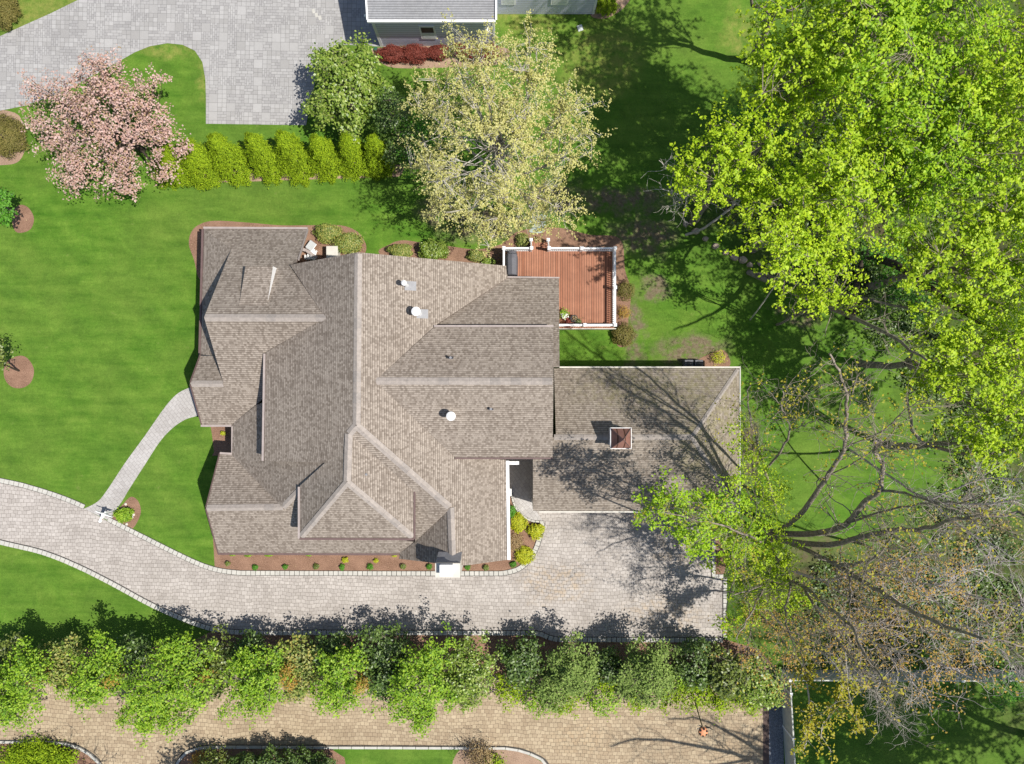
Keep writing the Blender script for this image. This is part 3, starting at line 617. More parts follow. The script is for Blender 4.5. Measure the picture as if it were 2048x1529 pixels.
b.build('shoulder', MAT['lead'], cho)
b = MB(); cc = P(893, 1142, 7.5); b.box((cc.x, cc.y + .06, 7.42), (0.74, 0.62, 0.44)); b.box((cc.x, cc.y + .06, 7.67), (0.8, 0.68, 0.05)); b.build('flue_cap', MAT['white'], cho, bevel=0.03)
# vents on the roof
def ez(px, py):
    lo_, hi_ = 2.5, 9.5
    for _ in range(40):
        z = (lo_ + hi_) / 2; x = P(px, py, z).x; zp = 4.5 + .56 * (-.35 - x)
        if zp > z: lo_ = z
        else: hi_ = z
    return z
def flue(px, py, z, r, h):
    h += .45
    p = P(px, py, z); b = MB(); b.lathe(p - Vector((0, 0, .3)), [(r, 0), (r, h), (r * 1.35, h), (r * 1.35, h + .18), (r * .5, h + .28)], 14)
    o = b.build('flue_pipe', MAT['white'], house, smooth=False)
    f = MB(); f.add([p + Vector((-.1, .25, .05)), p + Vector((.55, .25, -.22)), p + Vector((.55, -.3, -.22)), p + Vector((-.1, -.3, .05))], [(3, 2, 1, 0)]); f.build('flashing', MAT['lead'], o)
flue(813, 571, ez(813, 571), .12, .75); flue(837, 627, ez(837, 627), .2, .85)
flue(905, 831, 7.6, .2, .85)
def stack(px, py, z):
    p = P(px, py, z); b = MB(); b.cyl(p - Vector((0, 0, .1)), p + Vector((0, 0, .32)), .05, n=8); b.cyl(p + Vector((0, 0, .32)), p + Vector((0, 0, .36)), .075, n=8)
    b.build('vent_pipe', MAT['lead'], house)
    f = MB(); f.box(p + Vector((0, 0, .06)), (.3, .3, .03), tilt=Vector((0, 1, .5)).to_track_quat('Z', 'Y').to_matrix().to_3x3()); f.build('flashing', MAT['cover'], house)
stack(902, 716, 8.15); stack(982, 818, 7.9); stack(735, 948, 8.1)
# ------------------------------------------------------------------ garage wing
garage = empty('garage_wing', (8, -3.5, 0), 'low garage wing with hipped shingle roof streaked by branch shadows', 'garage')
garage.parent = None
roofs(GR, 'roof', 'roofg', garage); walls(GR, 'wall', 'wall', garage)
caps('ridge_cap', [((1108, 875, 5.6), (1384, 875, 5.6), .55, .55)], garage, 0.34, .8)
caps('ridge_cap', [((1384, 875, 5.6), (1476, 739, 3.03), .4, .4), ((1384, 875, 5.6), (1476, 1020, 3.03), .4, .4)], garage, 0.26, 1)
gutter('gutter', [((1119, 735, 3.0), (1481, 735, 3.0))], 'cream', garage, 0.1)
gutter('gutter', [((1480, 736, 3.0), (1479.5, 1024, 3.0))], 'kerb', garage, 0.08)
gutter('gutter', [((1078, 1024, 3.0), (1480, 1024, 3.0))], 'cream', garage, 0.11)
b = MB(); p = P(1075, 1014, 2.6); b.box((p.x, p.y, 1.3), (0.62, 0.3, 2.6)); b.build('corner_post', MAT['white'], garage)
b = MB()
for i, px in enumerate((1180, 1280, 1380)):
    p = P(px, 1015, 0); b.box((p.x, P(0, 1010, 3).y + .28, 1.15), (2.9, .05, 2.3))
b.build('garage_door', MAT['white'], garage)
# cupola: white louvred box with a copper pyramid roof
zc = 6.9; a, c = P(1222, 858, zc), P(1262, 896, zc); cxm, cym = (a.x + c.x) / 2, (a.y + c.y) / 2; hw = (c.x - a.x) / 2
cu = MB(); cu.box((cxm, cym, 5.9), (hw * 1.75, hw * 1.75, 1.8)); cuo = cu.build('cupola', MAT['white'], garage)
b = MB(); b.box((cxm, cym, zc - .06), (hw * 2.12, hw * 2.12, .1)); b.build('cornice', MAT['white'], cuo)
b = MB(); q = [Vector((cxm - hw, cym - hw, zc)), Vector((cxm + hw, cym - hw, zc)), Vector((cxm + hw, cym + hw, zc)), Vector((cxm - hw, cym + hw, zc)), Vector((cxm, cym, zc + 1.0))]
b.add(q, [(0, 1, 4), (1, 2, 4), (2, 3, 4), (3, 0, 4), (3, 2, 1, 0)]); co = b.build('cupola_roof', MAT['copper'], cuo)
b = MB()
for i in range(4): b.bar(q[i] + Vector((0, 0, .01)), q[4] + Vector((0, 0, .01)), .035, .03)
b.build('seam', MAT['fascia'], cuo)
b = MB()
for s in (-1, 1):
    for k in range(5): b.box((cxm, cym + s * hw * .89, 6.05 + k * .15), (hw * 1.3, .03, .07)); b.box((cxm + s * hw * .89, cym, 6.05 + k * .15), (.03, hw * 1.3, .07))
b.build('louvre', MAT['gutter'], cuo)
# entry recess between house and garage: a white beam and a door canopy
b = MB(); p0, p1 = P(1017, 926, 3.6), P(1038, 926, 3.6); b.bar(p0, p1, .22, .3); b.build('entry_beam', MAT['white'], house)
b = MB(); p0, p1 = P(1020, 980, .8), P(1022, 990, .8); b.box(((p0.x + p1.x) / 2, (p0.y + p1.y) / 2, .45), (.14, .5, .9)); o = b.build('gate_post', MAT['white']); tag(o, 'short white post at the mouth of the shaded entry between house and garage', 'post')

# ------------------------------------------------------------------ neighbour's house
nb = empty('neighbour_house', (-5, 26, 0), 'blue-grey clapboard house with light grey roof at the top edge', 'house')
x0, x1, yw = P(762, 0, 0).x, P(990, 0, 0).x, 23.62
b = MB(); b.box(((x0 + x1) / 2, yw + 6, 2.15), (x1 - x0, 12, 4.3))
y2 = P(0, 29, 0).y; x2 = P(1188, 0, 0).x
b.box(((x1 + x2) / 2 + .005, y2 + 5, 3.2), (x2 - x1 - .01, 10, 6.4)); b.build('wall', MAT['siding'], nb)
b = MB(); ze = 4.35; ye = yw - .38; xl, xr = P(736, 0, ze).x, P(990.5, 0, ze).x
b.poly([Vector((xl, ye, ze)), Vector((xr, ye, ze)), Vector((xr, ye + 7, ze + 2.6)), Vector((xl, ye + 7, ze + 2.6))])
b.poly([Vector((xl, ye + 14, ze)), Vector((xr, ye + 14, ze)), Vector((xr, ye + 7, ze + 2.6)), Vector((xl, ye + 7, ze + 2.6))])
b.poly([Vector((x1 - .2, y2 - .3, 6.5)), Vector((x2 + .3, y2 - .3, 6.5)), Vector((x2 + .3, y2 + 5, 8.5)), Vector((x1 - .2, y2 + 5, 8.5))])
b.build('roof', MAT['roofn'], nb, uv=lambda co, p: (co.x, co.y * 1.07))
b = MB(); b.bar((xl - .05, ye - .06, ze - .05), (xr + .02, ye - .06, ze - .05), .14, .16); b.bar((xl - .03, ye, ze), (xl - .03, ye + 7, ze + 2.6), .1, .2); b.bar((xr + .06, ye, ze), (xr + .06, ye + 7, ze + 2.6), .12, .25); b.build('gutter', MAT['white'], nb)
b = MB(); b.box((x0 + .06, yw - .012, 2.15), (.2, .03, 4.28)); b.box((x0 - .012, yw + .1, 2.15), (.03, .2, 4.28)); b.build('corner_board', MAT['white'], nb)
b = MB(); b.box((x1 - .05, yw - .012, 2.15), (.14, .03, 4.28)); b.build('corner_board', MAT['white'], nb)
b = MB(); b.box((x2 - .06, y2 - .012, 3.2), (.16, .03, 6.3)); b.build('corner_board', MAT['white'], nb)
def nwin(cx, y, z0, z1, w_):
    f = MB(); f.box((cx, y - .03, (z0 + z1) / 2), (w_ + .24, .08, z1 - z0 + .24)); fo = f.build('window', MAT['white'], nb)
    f = MB(); f.box((cx, y - .06, z1 - (z1 - z0) * .25), (w_, .05, (z1 - z0) * .46)); f.build('pane', MAT['glass'], fo)
    f = MB(); f.box((cx, y - .055, z0 + (z1 - z0) * .25), (w_, .05, (z1 - z0) * .46)); f.build('blind', MAT['blind'], fo)
def zy(py, y):  # height on a vertical plane y at pixel row py
    return H - S * y / (764.5 - py)
nwin(P(856, 0, 2).x, yw, zy(75, yw), zy(53, yw), .82)
nwin(P(1017, 0, 1.5).x, y2, 1.5, 2.9, .75); nwin(P(1119, 0, 1.5).x, y2, 1.5, 2.9, .95)
b = MB(); q = Vector((P(976, 0, 2.4).x, yw - .08, zy(52, yw))); b.cyl(q, q + Vector((0, -.12, 0)), .05); b.cyl(q + Vector((0, -.1, 0)), q + Vector((.07, -.25, -.08)), .05, .1); b.cyl(q + Vector((0, -.1, 0)), q + Vector((-.07, -.25, -.08)), .05, .1); b.build('flood_light', MAT['white'], nb)
b = MB(); q = P(733, 30, 4.2); b.cyl(q, q + Vector((-.1, 0, -.15)), .07, .1); b.build('soffit_lamp', MAT['white'], nb)

# ------------------------------------------------------------------ deck
DZ = 1.15
deck = empty('deck', (5, 5, 0), 'red-brown board deck with white railings behind the house', 'deck')
xa, xb = P(1006, 0, DZ).x, P(1228, 0, DZ).x; ya, yb = P(0, 500, DZ).y, P(0, 655, DZ).y
b = MB(); b.box(((xa + xb) / 2, (ya + yb) / 2, DZ - .03), (xb - xa, ya - yb, .06)); b.build('deck_floor', MAT['deck'], deck)
b = MB(); z = DZ - .2
b.box(((xa + xb) / 2, ya + .02, z), (xb - xa, .04, .28)); b.box((xb + .02, (ya + yb) / 2, z), (.04, ya - yb, .28)); b.box(((xa + xb) / 2, yb - .02, z), (xb - xa, .04, .28)); b.box((xa - .02, (ya + yb) / 2, z), (.04, ya - yb, .28)); b.build('rim_joist', MAT['deck'], deck)
b = MB(); b.box(((xa + xb) / 2 + 1.9, yb - .07, .48), (4.2, .06, .75)); b.build('skirt', MAT['cream'], deck)
sx0, sx1 = P(1063, 0, 2).x, P(1098, 0, 2).x
def rail(p, q, name='railing'):
    b = MB(); p, q = Vector(p), Vector(q)
    b.bar(p + Vector((0, 0, DZ + .95)), q + Vector((0, 0, DZ + .95)), .13, .06); b.bar(p + Vector((0, 0, DZ + .12)), q + Vector((0, 0, DZ + .12)), .07, .08)
    n = max(2, int((q - p).length / .14)); d = (q - p)
    for i in range(1, n): c = p + d * (i / n); b.box((c.x, c.y, DZ + .53), (.045, .045, .84))
    b.build(name, MAT['white'], deck)
def post(x, y, h=1.08, z0=DZ):
    b = MB(); b.box((x, y, z0 + h / 2 - .35), (.13, .13, h + .7)); b.box((x, y, z0 + h), (.22, .22, .05)); b.box((x, y, z0 + h + .045), (.14, .14, .05)); b.build('post', MAT['white'], deck)
yr = ya - .08; xr_ = xb - .07; xl_ = xa + .07; yl = yb + .08; xm = P(1163, 0, 2).x; ymid = P(0, 576, 2).y
for x, y in ((xl_, yr), (sx0, yr), (sx1, yr), (xm, yr), (xr_, yr), (xr_, ymid), (xr_, yl), (P(1169, 0, 2).x, yl)): post(x, y)
for pq in (((xl_, yr, 0), (sx0, yr, 0)), ((sx1, yr, 0), (xm, yr, 0)), ((xm, yr, 0), (xr_, yr, 0)), ((xr_, yr, 0), (xr_, ymid, 0)), ((xr_, ymid, 0), (xr_, yl, 0)), ((xr_, yl, 0), (xl_ + 3.5, yl, 0)), ((xl_, yr, 0), (xl_, yb, 0))): rail(*pq)
for x in (sx0, sx1):
    b = MB(); b.bar((x, yr, DZ + .9), (x, yr + .75, .95), .09, .06); b.bar((x, yr, DZ + .1), (x, yr + .75, .2), .06, .07)
    for k in range(1, 5): b.box((x, yr + .15 * k, DZ + .45 - .2 * k + .05), (.04, .04, .8))
    b.build('stair_railing', MAT['white'], deck); post(x, yr + .8, 1.0, 0)
for k in range(3):
    b = MB(); b.box(((sx0 + sx1) / 2, ya + .18 + .28 * k, DZ - .3 - .28 * k), (sx1 - sx0 + .1, .3, .05)); b.build('step', MAT['deck'], deck)
for k in range(4):
    p = P(1076 + (k % 2) * 6 - 3, 462 - k * 9, 0); b = MB(); r_ = random.Random(k); n = 7
    pts = [Vector((p.x + math.cos(2 * math.pi * i / n) * (.5 + r_.random() * .15), p.y + math.sin(2 * math.pi * i / n) * .2, .05)) for i in range(n)]
    b.poly(pts); b.add(pts + [q - Vector((0, 0, .05)) for q in pts], [(i, i + n, (i + 1) % n + n, (i + 1) % n) for i in range(n)])
    tag(b.build('stepping_stone', MAT['bluestone']), 'bluestone slab %s of the path from the deck stairs' % ('nearest the stairs', 'second from the stairs', 'third from the stairs', 'farthest from the stairs')[k], 'stepping stone', 'bluestone slabs below the deck stairs')
# covered grill
gp = P(1023, 527, DZ + .5); gr = empty('grill', (gp.x, gp.y, DZ), 'barbecue grill under a dark grey cover in the corner of the deck', 'grill')
b = MB(); X, Y = gp.x + .05, gp.y
prof = [(-.38, .0), (-.4, .75), (-.28, .98), (.0, 1.08), (.28, .95), (.34, .7), (.38, 0)]
n = len(prof); ys = [(-.85, .92), (-.8, 1), (-.3, 1.05), (.3, 1.05), (.55, 1), (.62, .86), (.8, .78)]
vs = [Vector((X + px * s, Y + yy, DZ + max(pz * (s if pz > .5 else 1), 0.01))) for yy, s in ys for px, pz in prof]
fs = [(k * n + i, (k + 1) * n + i, (k + 1) * n + i + 1, k * n + i + 1) for k in range(len(ys) - 1) for i in range(n - 1)] + [tuple(range(n))[::-1], tuple(range((len(ys) - 1) * n, len(ys) * n))]
b.add(vs, fs); b.build('cover', MAT['cover'], gr, bevel=.03)
b = MB(); b.box((X - .1, Y, DZ + .9), (.06, 1.3, .04)); b.build('lid_handle', MAT['cover'], gr)
for i, (dx, dy) in enumerate(((-.3, -.7), (.3, -.7), (-.3, .7), (.3, .7))):
    b = MB(); b.cyl((X + dx, Y + dy - .03, DZ + .06), (X + dx, Y + dy + .03, DZ + .06), .06); b.build('wheel', MAT['black'], gr)

# ------------------------------------------------------------------ patio things north of the house
def chair():
    p = P(622, 506, .4); t = empty('garden_chair', (p.x, p.y, 0), 'white high-backed lawn chair tucked under the eave beside the patio wall', 'chair')
    R_ = lambda x, y, z: Vector((p.x + x, p.y + y, z))
    b = MB(); b.box(R_(.1, .42, .75), (.62, .8, .05), rz=-.25, tilt=Vector((-.5, .2, .85)).to_track_quat('Z', 'Y').to_matrix().to_3x3()); b.build('backrest', MAT['white'], t, bevel=.03)
    b = MB(); b.box(R_(0.05, -.1, .4), (.6, .55, .05), rz=-.25); b.build('seat', MAT['white'], t, bevel=.02)
    for s in (-.32, .32):
        b = MB(); b.box(R_(.05, -.1 + s, .62), (.6, .09, .04), rz=-.25); b.build('armrest', MAT['white'], t, bevel=.01)
    for dx, dy in ((-.25, -.3), (.3, -.35), (-.2, .2), (.35, .15)):
        b = MB(); b.box(R_(dx, dy, .2), (.06, .06, .4)); b.build('leg', MAT['white'], t)
chair()
p = P(609, 505, 1.0); t = empty('picnic_table', (p.x, p.y, 0), 'grey weathered curved bench on white legs in front of the lawn chair', 'bench')
b = MB()
arc = [P(604, 499, .8), P(612, 501, .8), P(620, 506, .8), P(628, 512, .8), P(634, 516, .8)]
for q, r_ in zip(arc, arc[1:]): b.bar(q, r_, .2, .05)
b.build('seat', MAT['gutter'], t)
for px in (613, 619, 625):
    q = P(px, 516, .4); b = MB(); b.box((q.x, q.y, .4), (.06, .3, .76)); b.build('leg', MAT['white'], t)
p = P(664, 505, 1.0); t = empty('utility_cabinet', (p.x, p.y, 0), 'cream standby generator cabinet standing against the north wall', 'generator')
b = MB(); b.box((p.x, p.y - .2, .5), (.74, 1.2, .96)); b.build('body', MAT['cream'], t, bevel=.1)
b = MB(); b.box((p.x, p.y - .2, 1.0), (.8, 1.26, .07)); b.build('lid', MAT['cream'], t, bevel=.12)
b = MB()
for k in range(6): b.box((p.x - .375, p.y - .2, .25 + k * .1), (.02, .8, .03))
b.build('vent', MAT['gutter'], t)
p = P(1445, 727, .6)
for i, (px, w_) in enumerate(((1376, .6), (1396, .55))):
    p = P(px, 731, .4); t = empty('air_conditioner', (p.x, p.y, 0), ('dark grey air-conditioning unit against the garage north wall, left of its twin', 'dark grey air-conditioning unit nearest the yellow shrub on the garage north wall')[i], 'air conditioner', 'air-conditioning units behind the garage')
    b = MB(); b.box((p.x, p.y + .1, .35), (w_, .55, .7)); b.build('body', MAT['cover'], t, bevel=.03)
    b = MB(); b.lathe((p.x, p.y + .1, .7), [(.2, 0), (.2, .02), (.06, .03)], 16); b.build('fan_grille', MAT['black'], t)

# flower pots in the deck corner
def pot(px, py, lab, leaf, cat='flower pot', r=.17):
    p = P(px, py, DZ + .2); t = empty('flower_pot', (p.x, p.y, DZ), lab, cat, 'pots in the deck corner')
    b = MB(); b.lathe((p.x, p.y, DZ), [(r * .7, 0), (r, .28), (r * 1.08, .28), (r * 1.08, .33), (r * .9, .33)], 14); b.build('pot', MAT['terracotta'] if 'orange' in lab or 'terracotta' in lab else MAT['black'], t, smooth=False)
    return t, Vector((p.x, p.y, DZ + .38)), r
# ------------------------------------------------------------------ vegetation tools
def npmesh(name, V, F, k, mat, parent=None):
    """mesh from numpy arrays; F is (n,k) corner indices"""
    me = bpy.data.meshes.new(name); nf = len(F)
    me.vertices.add(len(V)); me.vertices.foreach_set('co', np.asarray(V, np.float32).ravel())
    me.loops.add(nf * k); me.loops.foreach_set('vertex_index', np.asarray(F, np.int32).ravel())
    me.polygons.add(nf); me.polygons.foreach_set('loop_start', np.arange(nf, dtype=np.int32) * k)
    me.polygons.foreach_set('loop_total', np.full(nf, k, np.int32)); me.update(calc_edges=True)
    return link(name, me, mat, parent)
def unit(a): return a / (np.linalg.norm(a, axis=1, keepdims=True) + 1e-9)
def leaves(name, pos, size, nrm, mat, parent, rng, asp=0.62):
    n = len(pos); nrm = unit(nrm + rng.normal(0, 0.42, (n, 3)) + np.array([.15, -.05, .25]))
    t = unit(np.cross(nrm, rng.normal(0, 1, (n, 3)))); b = np.cross(nrm, t)
    s = (size * rng.uniform(0.65, 1.35, n))[:, None]
    V = np.stack([pos - t * s, pos - b * s * asp + nrm * s * .18, pos + t * s, pos + b * s * asp + nrm * s * .18], 1).reshape(-1, 3)
    V[:, 2] = np.maximum(V[:, 2], 0.02)
    return npmesh(name, V, np.arange(n * 4).reshape(-1, 4), 4, mat, parent)
class Tubes:
    def __init__(s, sides=5): s.V = []; s.F = []; s.n = 0; s.k = sides
    def add(s, pts, r):
        pts = np.asarray(pts, float); m = len(pts); r = np.asarray(r, float) * np.ones(m)
        d = np.gradient(pts, axis=0); d = unit(d); ref = np.array([0.31, 0.17, 0.93]) if abs(d[0][2]) < .9 else np.array([1, 0, 0.])
        u = unit(np.cross(d, ref)); v = np.cross(d, u); a = np.arange(s.k) * 2 * math.pi / s.k
        ring = pts[:, None] + (u[:, None] * np.cos(a)[None, :, None] + v[:, None] * np.sin(a)[None, :, None]) * r[:, None, None]
        s.V.append(ring.reshape(-1, 3)); i = np.arange(m - 1)[:, None] * s.k; j = np.arange(s.k)[None]
        f = np.stack([i + j, i + (j + 1) % s.k, i + s.k + (j + 1) % s.k, i + s.k + j], -1).reshape(-1, 4); s.F.append(f + s.n); s.n += m * s.k
    def build(s, name, mat, parent):
        if not s.V: return None
        o = npmesh(name, np.concatenate(s.V), np.concatenate(s.F), 4, mat, parent)
        o.data.polygons.foreach_set('use_smooth', np.ones(len(o.data.polygons), bool)); return o
def curve(a, b, rng, bow=.12, n=6):
    a = np.asarray(a, float); b = np.asarray(b, float); L = np.linalg.norm(b - a); t = np.linspace(0, 1, n)[:, None]
    off = rng.normal(0, bow * L, 3); off2 = rng.normal(0, bow * .35 * L, (n, 3)); off2[0] = off2[-1] = 0
    return a + (b - a) * t + off * (4 * t * (1 - t)) * .5 + off2 * .5
def rv(rng, n): return unit(rng.normal(0, 1, (n, 3)))
A3 = lambda v: np.array([v[0], v[1], v[2]], float)
def blob(px, py, z, r, rz=None):
    """crown lobe: photo position and height of its centre, radius in photo pixels"""
    k = (H - z) / S; return (A3(P(px, py, z)), r * k, (rz if rz else r * k * .8))
def tree(name, label, cat, base, blobs, leaf, bark, size=.1, dens=1.0, clump=.28, per=14, group=None, twig=True, tr=.2, spray=.5, seed=1, fork=.45, branch_vis=1.0, outer=.5, asp=.62, lump=.25, twr=.012):
    rng = np.random.default_rng(seed)
    if name == 'cherry_tree': blobs = [(c, r * .88, rz) for c, r, rz in blobs]
    bs = A3(P(base[0], base[1], 0)) if len(base) == 2 else A3(base)
    t = empty(name, bs, label, cat, group)
    cen = sum(b[0] * b[1] ** 2 for b in blobs) / sum(b[1] ** 2 for b in blobs)
    low = min(b[0][2] - b[2] for b in blobs); hf = max(.25, min(low + .3, cen[2] * fork))
    fk = bs + (cen - bs) * np.array([.35, .35, 0]); fk[2] = hf
    T = Tubes(7); tp = curve(bs - np.array([0, 0, .05]), fk, rng, .04, 6); T.add(tp, np.linspace(tr * 1.25, tr * .85, 6)); T.build('trunk', MAT[bark], t)
    B = Tubes(5); allp = []; alln = []
    for c, r, rz in blobs:
        R3 = np.array([r, r, rz]); area = 4 * math.pi * r * (r + rz) / 2
        nc = max(10, int(area * dens * 2.2))
        d = rv(rng, nc); d[:, 2] = np.where(d[:, 2] < -.35, -d[:, 2], d[:, 2])
        bump_ = 1 + lump * sum(np.sin(d @ rng.normal(0, 3.2, 3) + rng.uniform(0, 6)) for _ in range(3)) * .6
        f = np.power(rng.uniform(outer ** 3, 1, nc), 1 / 3) * bump_
        cp = c + d * R3 * f[:, None]
        cp[:, 2] = np.maximum(cp[:, 2], .12)
        # limbs: fork -> lobe centre -> clump centres
        lm = curve(fk, c - np.array([0, 0, rz * .25]), rng, .08, 7); B.add(lm, np.linspace(tr * .6, max(tr * .22, .02), 7))
        nsub = min(nc, max(5, int(nc * .14))); sub = cp[rng.choice(nc, nsub, False)]
        subp = []
        for q in sub:
            s0 = lm[rng.integers(3, 7)]; sp = curve(s0, s0 + (q - s0) * .95, rng, .1, 6); B.add(sp, np.linspace(max(tr * .18, .014), twr * .7, 6)); subp.append(sp[2:])
        if twig:
            sp = np.concatenate(subp)
            for q in cp[:: max(1, int(1 / max(.05, branch_vis)))]:
                i = np.argmin(((sp - q) ** 2).sum(1)); B.add(curve(sp[i], q, rng, .1, 4), np.linspace(twr, twr * .4, 4))
        # leaf clumps drawn out along the growing direction
        out = unit(d * .8 + rng.normal(0, .45, (nc, 3)) + np.array([0, 0, .25]))
        m = per; tt = rng.uniform(-.5, 1, (nc, m, 1)) * spray
        lp = cp[:, None] + out[:, None] * tt + rng.normal(0, clump, (nc, m, 3)) * np.array([1, 1, .7])
        allp.append(lp.reshape(-1, 3)); alln.append(np.repeat(unit(out * .4 + np.array([0, 0, .8]) + (d * .5)), m, 0))
    B.build('branch', MAT[bark], t)
    leaves('crown', np.concatenate(allp), size, np.concatenate(alln), MAT[leaf], t, rng, asp)
    return t
def shrub(name, label, px, py, r, h, leaf, size=.05, n=None, group=None, cat='shrub', seed=1, squash=1.0, loose=.12, parts=True):
    """dense low shrub; px,py the photo position of its middle, r radius in metres, h height"""
    rng = np.random.default_rng(seed); c = A3(P(px, py, h * .55)); t = empty(name, (c[0], c[1], 0), label, cat, group)
    n = n or int(4200 * r * (r + h * .6)); d = rv(rng, n); d[:, 2] = np.where(d[:, 2] < -.5, -d[:, 2], d[:, 2])
    bp = 1 + .13 * sum(np.sin(d @ rng.normal(0, 4, 3) + rng.uniform(0, 6)) for _ in range(3))
    f = np.power(rng.uniform(.35, 1, n), 1 / 3) * bp + rng.normal(0, loose, n) * .5
    p = np.array([c[0], c[1], h * .5]) + d * np.array([r, r * squash, h * .52]) * f[:, None]; p[:, 2] = np.maximum(p[:, 2], .03)
    T = Tubes(4)
    for k in range(7):
        q = p[rng.integers(n)]; T.add(curve([c[0], c[1], 0], q, rng, .1, 5), np.linspace(.03, .01, 5))
    T.build('stem', MAT['bark'], t); leaves('foliage', p, size, d * .8 + np.array([0, 0, .5]), MAT[leaf], t, rng); return t

# ------------------------------------------------------------------ west garden trees
tree('cherry_tree', 'spreading cherry tree covered in pink blossom beside the grey driveway', 'tree', (285, 300),
     [blob(215, 255, 4.6, 82, 1.7), blob(140, 205, 4.2, 52, 1.1), blob(215, 170, 4.6, 48, 1.1), blob(110, 280, 3.8, 42, .9), blob(290, 215, 4.2, 46, 1.0), blob(320, 275, 4.0, 48, .9), blob(160, 330, 3.8, 48, .9), blob(250, 345, 3.8, 44, .9), blob(205, 125, 4.2, 18, .5), blob(80, 185, 3.9, 20, .5), blob(370, 300, 3.4, 20, .5), blob(75, 245, 3.8, 18, .5), blob(310, 165, 4, 14, .4), blob(255, 380, 3.6, 16, .4), blob(145, 365, 3.6, 16, .4), blob(330, 345, 3.4, 14, .4)],
     'pink', 'darkbark', size=.075, dens=1.25, clump=.15, per=22, spray=.75, seed=3, tr=.2, outer=.3, lump=.55)
tree('magnolia_tree', 'glossy light green evergreen tree overhanging the paved turning area', 'tree', (722, 222),
     [blob(690, 180, 3.6, 62, 1.9), blob(650, 130, 3.4, 30, 1.0), blob(720, 130, 3.5, 36, 1.1), blob(745, 185, 3.2, 32, 1.0), blob(645, 215, 3.0, 34, 1.0), blob(700, 245, 2.8, 32, .9), blob(675, 105, 3.3, 16, .6)],
     'magnolia', 'bark', size=.10, dens=1.7, clump=.17, per=17, spray=.25, seed=5, outer=.4)
tree('flowering_tree', 'large airy tree with pale cream-green catkins and white branches', 'tree', (1010, 400),
     [blob(1000, 270, 9, 130, 3.6), blob(870, 200, 7.5, 50, 1.7), blob(960, 130, 9, 58, 1.8), blob(1060, 140, 9, 60, 1.9), blob(1125, 220, 8.5, 55, 1.8), blob(1130, 310, 8, 52, 1.7), blob(860, 330, 7, 52, 1.5), blob(900, 410, 6, 50, 1.4), blob(1000, 420, 6.5, 60, 1.6), blob(1090, 400, 6.5, 55, 1.5), blob(900, 110, 8, 26, .8), blob(1085, 450, 5.5, 24, .7), blob(1000, 455, 5.5, 30, .8)],
     'pale', 'palebark', size=.05, dens=1.6, clump=.065, per=20, spray=.8, seed=7, tr=.2, outer=.45, lump=.5, twr=.02, asp=.8)
tree('understorey_tree', 'low fresh green tree growing under the pale flowering tree', 'tree', (860, 305), [blob(840, 285, 3, 52, 1.2), blob(905, 320, 2.6, 45, 1.0), blob(860, 250, 3, 36, .9)],
     'grassy', 'bark', size=.10, dens=.75, clump=.2, per=10, spray=.3, seed=8, tr=.07)
tree('evergreen_tree', 'shaded dark evergreen between the glossy tree and the pale flowering tree', 'tree', (800, 285), [blob(790, 240, 3.2, 40, 1.6), blob(775, 205, 2.8, 26, 1.0), blob(800, 305, 2.2, 30, 1.0)],
     'dark', 'bark', size=.08, dens=1.5, clump=.15, per=16, spray=.2, seed=9, tr=.08)
# golden hedge of conifers
def conifer(px0, py0, px1, py1, h, r, label, seed, leaf='arbor', group='golden conifers along the grey driveway lawn', name='conifer'):
    rng = np.random.default_rng(seed); a = A3(P(px0, py0, 0)); b = A3(P(px1, py1, h)); t = empty(name, a, label, 'conifer', group)
    T = Tubes(6); T.add(curve(a, b * [1, 1, .9], rng, .01, 5), np.linspace(.07, .015, 5)); T.build('trunk', MAT['bark'], t)
    n = int(15000 * r * (h / 3)); u = rng.uniform(0, 1, n) ** 1.25; ang = rng.uniform(0, 2 * math.pi, n)
    rad = r * (np.minimum(1, (1 - u) * 1.35 + .05) ** .8) * np.where(u < .12, .75 + 2 * u, 1) + .12 * r
    lump = 1 + .2 * np.sin(ang * 3 + u * 9 + seed) + .2 * np.sin(ang * 7 - u * 22 + seed) + .18 * np.sin(ang * 11 + u * 41)
    rad = rad * lump * np.power(rng.uniform(.45, 1, n), .4)
    p = a + (b - a) * u[:, None]; p[:, 0] += np.cos(ang) * rad; p[:, 1] += np.sin(ang) * rad
    nn = np.stack([np.cos(ang), np.sin(ang), np.full(n, .9)], 1)
    p += rng.normal(0, .05, (n, 3)); leaves('foliage', p, .06, nn, MAT[leaf], t, rng, .4); return t
hx = [(352, 350, 330, 302), (408, 352, 372, 288), (474, 347, 424, 274), (543, 345, 498, 272), (604, 344, 560, 268), (662, 342, 628, 276), (712, 338, 690, 272), (758, 340, 744, 276)]
onames = ['westernmost, half under the pink cherry,', 'second from the left', 'third from the left', 'fourth from the left', 'fourth from the right', 'third from the right', 'second from the right', 'easternmost']
for i, (a, b_, c, d) in enumerate(hx):
    conifer(a, b_ - 4, c, d, 3.3, (1.0, 1.08, .98, .88, .96, .86, .86, .84)[i], '%s golden-green conifer of the low hedge row' % onames[i], 20 + i)
